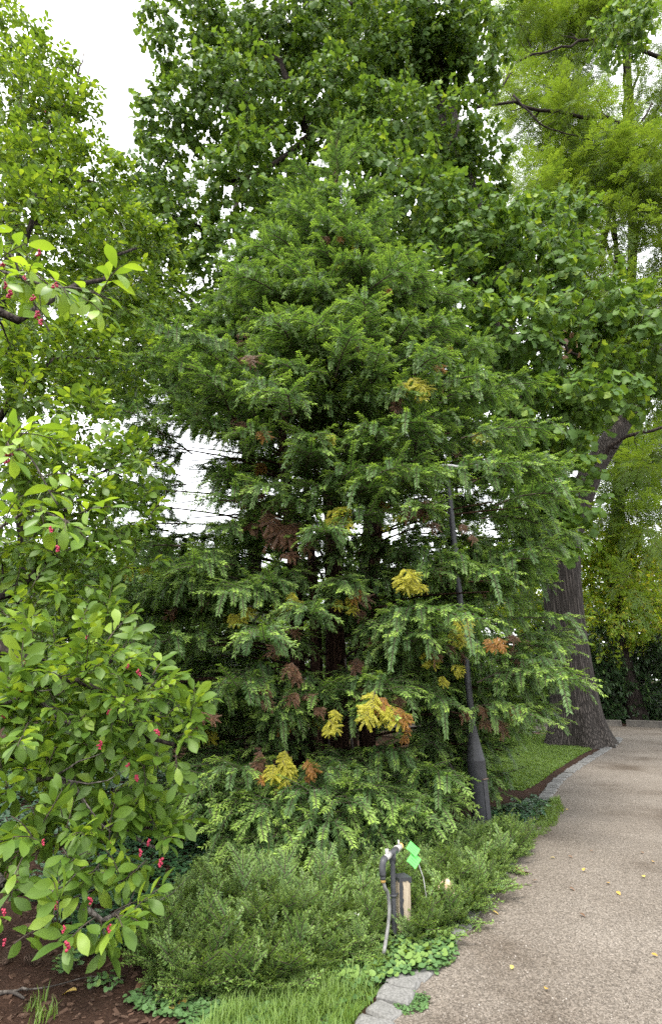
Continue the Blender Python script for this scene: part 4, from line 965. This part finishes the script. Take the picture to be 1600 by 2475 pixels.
# ------------------------------------------------------------------ lamp post
M['black_paint'] = noisy_mat('black_paint', [(0.3, (0.026, 0.027, 0.031)), (0.7, (0.045, 0.046, 0.052))], 25, 6, 0.5, 0.15, 0.002, 0.4)
M['silver'] = noisy_mat('cast_metal', [(0.3, (0.32, 0.32, 0.31)), (0.7, (0.55, 0.55, 0.54))], 30, 6, 0.45, 0.2, 0.002)
LB = Vector((1.66, 6.73, 0)); LEAN = Matrix.Rotation(R(-1.8), 4, 'Y')
lamp = thing('lamp_post', 'slim black park lamp with flat round head and thick access base among fir boughs', 'lamp post', LB)
def lp(mb, name, mat, smooth=True, parent=None):
    o = mb.build(name, mat, smooth=smooth); o.parent = parent or lamp
    if parent is None: o.matrix_basis = LEAN
    return o
mb = MB(); mb.lathe([(.104, -.05), (.104, .72), (.105, .725), (.101, .735), (.095, .75), (.045, 1.06), (.042, 1.08), (.0385, 1.10)], seg=28); base_o = lp(mb, 'base', M['black_paint'])
mb = MB(); mb.lathe([(.0385, 1.08), (.0385, 2.4), (.034, 4.1), (.030, 4.2), (.001, 4.2)], seg=20); lp(mb, 'pole', M['black_paint'])
mb = MB(); d = Euler((0, 0, R(-52))).to_matrix()
mb.box(d @ Vector((.095, 0, .33)), (.022, .075, .38), d, .004); dr = lp(mb, 'access_door', M['black_paint'], False, base_o)
mb = MB(); mb.box(d @ Vector((.103, 0, .535)), (.024, .088, .012), d, .002); lp(mb, 'door_hood', noisy_mat('rusty_edge', [(.3, (.10, .05, .03)), (.7, (.20, .15, .12))], 40), False, base_o)
TILT = Matrix.Translation((0, 0, 4.22)) @ Matrix.Rotation(R(6), 4, 'Y') @ Matrix.Rotation(R(4), 4, 'X')
mb = MB(); mb.lathe([(.001, .085), (.07, .08), (.15, .055), (.225, .025), (.245, .008), (.245, -.008), (.235, -.012)], TILT, 40); lp(mb, 'head', M['silver'])
mb = MB(); mb.lathe([(.236, -.012), (.21, .002), (.10, -.004), (.06, -.02), (.05, -.07), (.001, -.07)], TILT, 40); und = lp(mb, 'underside', M['black_paint'])
for k in range(20):
    an = k * math.pi / 10; mb = MB(); mb.box(TILT @ Vector((math.cos(an) * .15, math.sin(an) * .15, -.010)), (.17, .006, .022), (TILT @ Matrix.Rotation(an, 4, 'Z')).to_3x3()); lp(mb, 'cooling_fin', M['black_paint'], False, und)

# ------------------------------------------------------------------ standpipe, post, plant labels
M['pvc'] = noisy_mat('grey_black_pipe', [(0.3, (0.030, 0.031, 0.035)), (0.7, (0.06, 0.062, 0.068))], 20, 5, 0.42)
M['valve'] = noisy_mat('grey_valve', [(0.3, (0.24, 0.23, 0.22)), (0.6, (0.42, 0.41, 0.39)), (.8, (.30, .20, .15))], 35, 5, 0.6)
M['hose'] = noisy_mat('weathered_hose', [(0.3, (0.09, 0.09, 0.09)), (0.7, (0.22, 0.22, 0.21))], 12, 5, 0.55)
M['brass'] = noisy_mat('brass', [(0.3, (0.45, 0.24, 0.06)), (0.7, (0.72, 0.50, 0.20))], 30, 4, 0.4)
SB = G(953, 2283); st = thing('standpipe', 'black garden standpipe with grey valve, brass outlet and hanging hose', 'standpipe', SB)
ZT = .50
def sp(mb, name, mat, smooth=True, parent=None):
    o = mb.build(name, mat, smooth=smooth); keep(o, st); return o
top = P(946, 2068, SB.y); top.z = max(.45, top.z); ZT = top.z
el = G(925, 2079, ZT); en = G(977, 2038, ZT); ax = (en - el).normalized(); tee = el.lerp(en, .42)
mb = MB(); mb.tube(smooth_line([SB + Vector((0, 0, -.05)), SB.lerp(tee, .5), tee], 10), .0165, 16); sp(mb, 'riser_pipe', M['pvc'])
mb = MB(); mb.tube([tee - ax * .055, tee + ax * .075], .0205, 16); mb.tube([tee + Vector((0, 0, -.06)), tee], .0225, 16); sp(mb, 'tee_joint', M['pvc'])
mb = MB(); mb.tube([tee - ax * .14, tee - ax * .055], .0185, 14); mb.tube([tee - ax * .10, tee - ax * .10 + Vector((0, 0, .045))], .012, 10); sp(mb, 'valve', M['valve'])
mb = MB(); mb.tube([tee + ax * .075, tee + ax * .15], .019, 14); mb.tube([tee + ax * .075, tee + ax * .085], .024, 14); mb.box(tee + ax * .125 + Vector((0, 0, .03)), (.01, .03, .03)); sp(mb, 'outlet', M['valve'])
mb = MB(); mb.tube([tee + ax * .15, tee + ax * .172], .020, 14); mb.tube([tee + ax * .172, tee + ax * .18], .015, 14); sp(mb, 'brass_cap', M['brass'])
e0 = tee - ax * .14; e1 = e0 - ax * .045 + Vector((0, 0, -.05))
mb = MB(); mb.tube(smooth_line([e0, e0 - ax * .03 + Vector((0, 0, -.008)), e1, e1 + Vector((0, 0, -.035))], 9), .0205, 14); mb.tube([e1 + Vector((0, 0, -.035)), e1 + Vector((0, 0, -.055))], .018, 12); sp(mb, 'elbow', M['pvc'])
h0 = e1 + Vector((0, 0, -.05))
hose_pts = [h0, h0 + Vector((.012, .0, -.05)), P(937, 2160, h0.y + .03), P(941, 2200, h0.y + .03), P(936, 2250, h0.y + .0), G(928, 2300, .08), G(927, 2312, -.02)]
mb = MB(); mb.tube(smooth_line(hose_pts, 24), .011, 10); sp(mb, 'hose', M['hose'])
mb = MB(); mb.tube([h0 + Vector((0, 0, .01)), h0 + Vector((.002, 0, -.02))], .016, 10); sp(mb, 'hose_clamp', M['brass'])
cl = SB.lerp(tee, .52)
mb = MB(); mb.tube([cl + Vector((0, 0, -.006)), cl + Vector((0, 0, .006))], .0225, 14); mb.tube([cl, cl + Vector((.05, .05, 0))], .006, 6); sp(mb, 'pipe_clip', M['pvc'])
m, t, b, out = new_mat('weathered_wood'); co = coords(t, (18, 18, 1.6))
n1 = N(t, 'ShaderNodeTexNoise', i_Scale=3.0, i_Detail=8.0, i_Roughness=.65); t.links.new(co, n1.inputs['Vector'])
r1 = ramp(t, n1.outputs[0], [(.3, (.13, .10, .07)), (.5, (.34, .28, .20)), (.75, (.46, .40, .31))]); t.links.new(r1.outputs[0], b.inputs['Base Color']); b.inputs['Roughness'].default_value = .9
bp = N(t, 'ShaderNodeBump', i_Strength=.6, i_Distance=.004); t.links.new(n1.outputs[0], bp.inputs['Height']); t.links.new(bp.outputs[0], b.inputs['Normal']); M['wood'] = m
PB = G(976, 2272); PB.y += .05; rot = Euler((0, R(1.0), R(24))).to_matrix()
post = thing('wooden_post', 'short weathered square wooden post with peeling black top behind the standpipe', 'post', PB)
PH = .34
mb = MB(); mb.box(PB + Vector((0, 0, PH / 2 - .05)), (.088, .088, PH + .1), rot, .006); keep(mb.build('shaft', M['wood'], smooth=False), post)
mb = MB(); g = random.Random(6); hs = .047
ring = []
for k in range(24):
    s_ = k / 24 * 4; side = int(s_); u = (s_ - side) * 2 - 1
    c = [(u, -1), (1, u), (-u, 1), (-1, -u)][side]; ring.append(Vector((c[0] * hs, c[1] * hs, 0)))
vs = [PB + rot @ (r_ + Vector((0, 0, PH - .012 - abs(noise.noise(r_ * 60)) * .075))) for r_ in ring] + [PB + rot @ (r_ + Vector((0, 0, PH + .003))) for r_ in ring] + [PB + Vector((0, 0, PH + .005))]
fs = [(k, (k + 1) % 24, 24 + (k + 1) % 24, 24 + k) for k in range(24)] + [(24 + k, 24 + (k + 1) % 24, 48) for k in range(24)]
mb.add(vs, fs); keep(mb.build('peeling_cap', M['black_paint'], smooth=False), post)
# black paint flake strip on the side facing the pipe
mb = MB(); vs = []; fs = []
for k in range(15):
    zz = .08 + (PH - .1) * k / 14; vs += [PB + rot @ Vector((-.0465, -.0455, zz)), PB + rot @ Vector((-.0465 + .028 + .014 * noise.noise(Vector((k * .7, 3, 1))), -.0455, zz))]
for k in range(14): fs.append((2 * k, 2 * k + 1, 2 * k + 3, 2 * k + 2))
mb.add(vs, fs); keep(mb.build('paint_strip', M['black_paint'], smooth=False), post)

# plant labels: two bright green cards on a metal stake, with lines of small print
m, t, b, out = new_mat('printed_green_card'); tc = N(t, 'ShaderNodeTexCoord'); sx = N(t, 'ShaderNodeSeparateXYZ'); t.links.new(tc.outputs['UV'], sx.inputs[0])
n1 = N(t, 'ShaderNodeTexNoise', i_Scale=26.0, i_Detail=2.0); t.links.new(tc.outputs['UV'], n1.inputs['Vector'])
wv = N(t, 'ShaderNodeMath', operation='MULTIPLY'); wv.inputs[1].default_value = 4.6; t.links.new(sx.outputs[1], wv.inputs[0])
fr_ = N(t, 'ShaderNodeMath', operation='FRACT'); t.links.new(wv.outputs[0], fr_.inputs[0])
c1 = N(t, 'ShaderNodeMath', operation='LESS_THAN'); c1.inputs[1].default_value = .32; t.links.new(fr_.outputs[0], c1.inputs[0])
c2 = N(t, 'ShaderNodeMath', operation='GREATER_THAN'); c2.inputs[1].default_value = .47; t.links.new(n1.outputs[0], c2.inputs[0])
c3 = N(t, 'ShaderNodeMath', operation='COMPARE'); c3.inputs[1].default_value = .5; c3.inputs[2].default_value = .34; t.links.new(sx.outputs[0], c3.inputs[0])
ml = N(t, 'ShaderNodeMath', operation='MULTIPLY'); ml2 = N(t, 'ShaderNodeMath', operation='MULTIPLY'); t.links.new(c1.outputs[0], ml.inputs[0]); t.links.new(c2.outputs[0], ml.inputs[1]); t.links.new(ml.outputs[0], ml2.inputs[0]); t.links.new(c3.outputs[0], ml2.inputs[1])
mi = N(t, 'ShaderNodeMixRGB'); mi.inputs[1].default_value = (.10, .62, .09, 1); mi.inputs[2].default_value = (.02, .10, .02, 1); t.links.new(ml2.outputs[0], mi.inputs[0]); t.links.new(mi.outputs[0], b.inputs['Base Color']); b.inputs['Roughness'].default_value = .45; M['print'] = m
KB = P(1024, 2122, 4.45); KB.z = 0; stake = thing('plant_label', 'metal stake in the juniper carrying two bright green printed name cards', 'plant label', KB)
def card(c, wd, ht, rz, parent, name='card'):
    mb = MB(); Rr = (Matrix.Rotation(R(10), 3, 'Z') @ Matrix.Rotation(R(-20), 3, 'X') @ Matrix.Rotation(rz, 3, 'Y'))
    v = [Rr @ Vector((sx_ * wd / 2, yy, sz * ht / 2)) + c for yy in (-.0012, .0012) for sx_, sz in ((-1, -1), (1, -1), (1, 1), (-1, 1))]
    mb.add(v, [(0, 1, 2, 3), (7, 6, 5, 4), (0, 4, 5, 1), (1, 5, 6, 2), (2, 6, 7, 3), (3, 7, 4, 0)])
    o = mb.build(name, M['print'], smooth=False); uv = o.data.uv_layers.new(name='UVMap')
    cr = [(0, 0), (1, 0), (1, 1), (0, 1)]
    for p in o.data.polygons:
        for li in p.loop_indices: uv.data[li].uv = cr[o.data.loops[li].vertex_index % 4]
    keep(o, parent); return o
KY = KB.y - .03
c_hi = P(998, 2052, KY); c_lo = P(1000, 2079, KY - .012)
card(c_hi, .084, .060, R(42), stake); card(c_lo, .076, .076, R(43), stake)
mb = MB(); a_ = P(1010, 2085, KY); b2 = P(1023, 2122, KY + .02); dd = (b2 - a_).normalized()
mb.tube([a_ - dd * .02, b2, b2 + Vector((dd.x * .12, .02, -max(.05, b2.z + .04)))], .0038, 6); keep(mb.build('stake_rod', M['silver'], smooth=False), stake)
mb = MB(); mb.box(P(1006, 2064, KY + .006), (.026, .008, .018), Euler((0, R(40), 0)).to_matrix()); keep(mb.build('bracket', M['pvc'], smooth=False), stake)

# ------------------------------------------------------------------ small things
def lump(name, c, s, mat, seed, label, cat, seg=12, rings=8, rough=.25):
    mb = MB(); vs = []; fs = []
    for i in range(rings + 1):
        th = math.pi * i / rings
        for k in range(seg):
            an = 2 * math.pi * k / seg; d = Vector((math.sin(th) * math.cos(an), math.sin(th) * math.sin(an), math.cos(th)))
            f = 1 + rough * noise.noise(d * 1.6 + Vector((seed, 0, 0))); vs.append((d.x * s[0] * f, d.y * s[1] * f, d.z * s[2] * f))
    for i in range(rings):
        for k in range(seg): j = (k + 1) % seg; fs.append((i * seg + k, i * seg + seg + k, i * seg + seg + j, i * seg + j))
    mb.add(vs, fs); o = mb.build(name, mat); o.location = c; return tag(o, label, cat)
M['rock'] = noisy_mat('ochre_rock', [(.3, (.26, .17, .08)), (.5, (.44, .33, .20)), (.7, (.62, .55, .44))], 22, 8, .9, .8, .01)
q = G(1080, 2205); lump('rock', q + Vector((.0, .02, .085)), (.075, .06, .11), M['rock'], 3, 'ochre and cream rock half sunk in the juniper', 'rock')
M['white'] = noisy_mat('white_petal', [(.3, (.7, .7, .75)), (.7, (.85, .85, .9))], 20, 3, .7)
mb = MB(); g = random.Random(2)
for k in range(14):
    a = k * 2.4; d = Vector((math.cos(a), math.sin(a), .6 - .05 * k)).normalized(); e = d.cross(Vector((0, 0, 1))).normalized() * .008
    mb.add([Vector((0, 0, 0)), d * .018 + e, d * .03, d * .018 - e], [(0, 1, 2, 3)])
mb.tube([(0, 0, 0), (.01, .01, -.30)], .002, 4)
o = mb.build('white_flower', M['white']); o.location = P(863, 2213, G(863, 2300).y + .2); tag(o, 'single small white flower head poking out of the juniper', 'flower')
# fallen leaves
def fallen(px, py, s, kind, mat, label, name='fallen_leaf', group=None, z=.014):
    q = G(px, py, z); o = obj(name, leaf_mesh(kind, M[mat], rng.randrange(6)))
    o.matrix_basis = place(q + Vector((0, 0, .008)), (rng.uniform(-1, 1), rng.uniform(-1, 1), .05), s, (rng.uniform(-.2, .2), rng.uniform(-.2, .2), 1), rng); tag(o, label, 'leaf', group); return o
for x, y in [(1318, 2395), (1238, 2337), (1574, 2308), (1340, 2075), (1409, 2107), (1553, 2118), (1490, 2157), (1577, 2085), (1360, 1960), (1372, 1957), (1189, 2205), (1470, 2137)]:
    fallen(x, y, .035 if y > 2300 else .045, 'oval', 'gold_leaf', 'small yellow leaf fallen on the gravel path', group='yellow leaves on the gravel')
for x, y in [(1300, 2130), (1372, 2070), (1426, 2058), (1375, 2147), (1548, 2060), (1400, 2210)]:
    fallen(x, y, .045, 'oval', 'dry_leaf', 'small brown leaf lying on the gravel path', group='brown leaves on the gravel')
fallen(1250, 2108, .13, 'tulip', 'dry_leaf', 'curled brown leaf at the edge of the gravel near the ivy')
fallen(1072, 2265, .07, 'oval', 'dry_leaf', 'rusty brown leaf resting on a kerb stone')
fallen(438, 2440, .12, 'tulip', 'gold_leaf', 'large golden lobed leaf at the edge of the mulch below the juniper')
fallen(215, 2332, .09, 'oval', 'dry_leaf', 'broad tan leaf on the mulch near the ivy')
fallen(185, 2398, .08, 'oval', 'gold_leaf', 'yellow leaf on the mulch beside a grey twig')
fallen(350, 2380, .06, 'oval', 'dry_leaf', 'little brown leaf on the mulch close to the juniper')
fallen(70, 2235, .09, 'oval', 'dry_leaf', 'brown leaf on the mulch under the magnolia')
for i, (x, y) in enumerate([(1270, 1790), (1290, 1785), (1310, 1790), (1325, 1775), (1255, 1780), (1300, 1778), (1280, 1775), (1318, 1784)]):
    fallen(x, y, .16, 'oval', 'gold_leaf' if i % 2 else 'dry_leaf', 'dry leaf among the litter behind the tulip tree', group='leaf litter behind the tulip tree', z=.02)
# pine cones
M['cone'] = noisy_mat('pine_cone', [(.3, (.035, .022, .016)), (.7, (.13, .085, .06))], 30, 4, .9)
mb = MB(); g = random.Random(1); mb.lathe([(.001, -.5), (.16, -.42), (.2, 0), (.1, .45), (.001, .5)], seg=8)
for k in range(70):
    u = k / 70; a = k * 2.399; zz = -.48 + .95 * u; r_ = .26 * math.sin(math.pi * (.12 + .82 * u)) ** .7; d = Vector((math.cos(a), math.sin(a), .35)).normalized(); e = Vector((-d.y, d.x, 0)) * .07
    c = Vector((0, 0, zz)); mb.add([c + d * r_ * .4 - e * .6, c + d * r_ * .4 + e * .6, c + d * r_ * 1.15 + e, c + d * r_ * 1.25 + Vector((0, 0, .03)), c + d * r_ * 1.15 - e], [(0, 1, 2, 3, 4)])
cm = mb.mesh('pine_cone', M['cone'], False)
for (x, y, a, lab) in [(78, 2318, 1.2, 'open brown pine cone on the mulch next to the ivy'), (15, 2312, .4, 'brown pine cone on the mulch under the magnolia leaves')]:
    o = obj('pine_cone', cm); o.location = G(x, y, .028); o.rotation_euler = (R(86), 0, a); o.scale = (.11,) * 3; tag(o, lab, 'pine cone')
# dry twigs on the mulch
for pts_, r_, lab in [([(0, 2400), (30, 2398), (60, 2412)], .011, 'thick pale broken twig on the mulch'), ([(20, 2395), (120, 2385), (220, 2360), (300, 2368)], .0045, 'long thin pale twig across the mulch'), ([(170, 2215), (190, 2260), (230, 2285)], .004, 'thin curved twig on the mulch under the magnolia')]:
    mb = MB(); mb.tube(smooth_line([G(x, y, .012) for x, y in pts_], 10), [r_ * (1 - .05 * k) for k in range(10)], 6, jit=.15)
    if r_ > .006: mb.tube([G(35, 2398, .012), G(55, 2388, .03), G(70, 2392, .02)], r_ * .6, 5)
    tag(mb.build('twig', M['grey_bark']), lab, 'twig')
# a few weeds in the mulch
for x, y, lab, n in [(160, 2330, 'small clump of green weeds on the mulch beside the tan leaf', 8), (250, 2390, 'weed sprig on the mulch between twig and juniper', 8), (160, 2350, 'tiny weed cluster on the mulch near the pine cone', 6)]:
    c = G(x, y); ground_leaves('weed', lab, 'round', M['weed'], [(c.x - .07, c.y - .06), (c.x + .07, c.y - .06), (c.x + .07, c.y + .06), (c.x - .07, c.y + .06)], n, .035, .05, x, 'weed')

M['chip'] = leaf_mat('bark_chip', (0.020, 0.011, 0.008), (0.085, 0.048, 0.033), (0.16, 0.11, 0.08), trans=0, rough=.95, spec=.1)
g = random.Random(61); cps = []
for k in range(5):
    mb = MB(); mb.box((0, 0, 0), (1, g.uniform(.25, .6), .14), Euler((g.uniform(-.3, .3), g.uniform(-.2, .2), 0)).to_matrix()); mb.a = [k / 4] * len(mb.a); mb.b = [g.random() * .5] * len(mb.b); cps.append(proto('bark_chip', mb, M['chip'], False))
pl = []
while len(pl) < 14000:
    y = 2.6 + 9 * g.random() ** 1.6; x = g.uniform(-1.0 - y * .75, min(.1, kerb_at(y) - .2)); s_ = .010 + .035 * g.random() ** 2.5
    pl.append((g.randrange(5), Matrix.Translation((x, y, .004)) @ Euler((g.uniform(-.4, .4), g.uniform(-.4, .4), g.uniform(0, 6.3))).to_matrix().to_4x4() @ Matrix.Scale(s_, 4)))
tag(scatter('mulch_chips', cps, pl), 'brown bark mulch chips covering the bed under magnolia and fir', 'mulch')

ground_leaves('ivy', 'ivy covering the dark ground far back behind the magnolia', 'ivy', M['ivy'], gp([(-350, 2060), (420, 2060), (560, 1960), (500, 1860), (-350, 1860)]), 1500, .085, .09, 409)
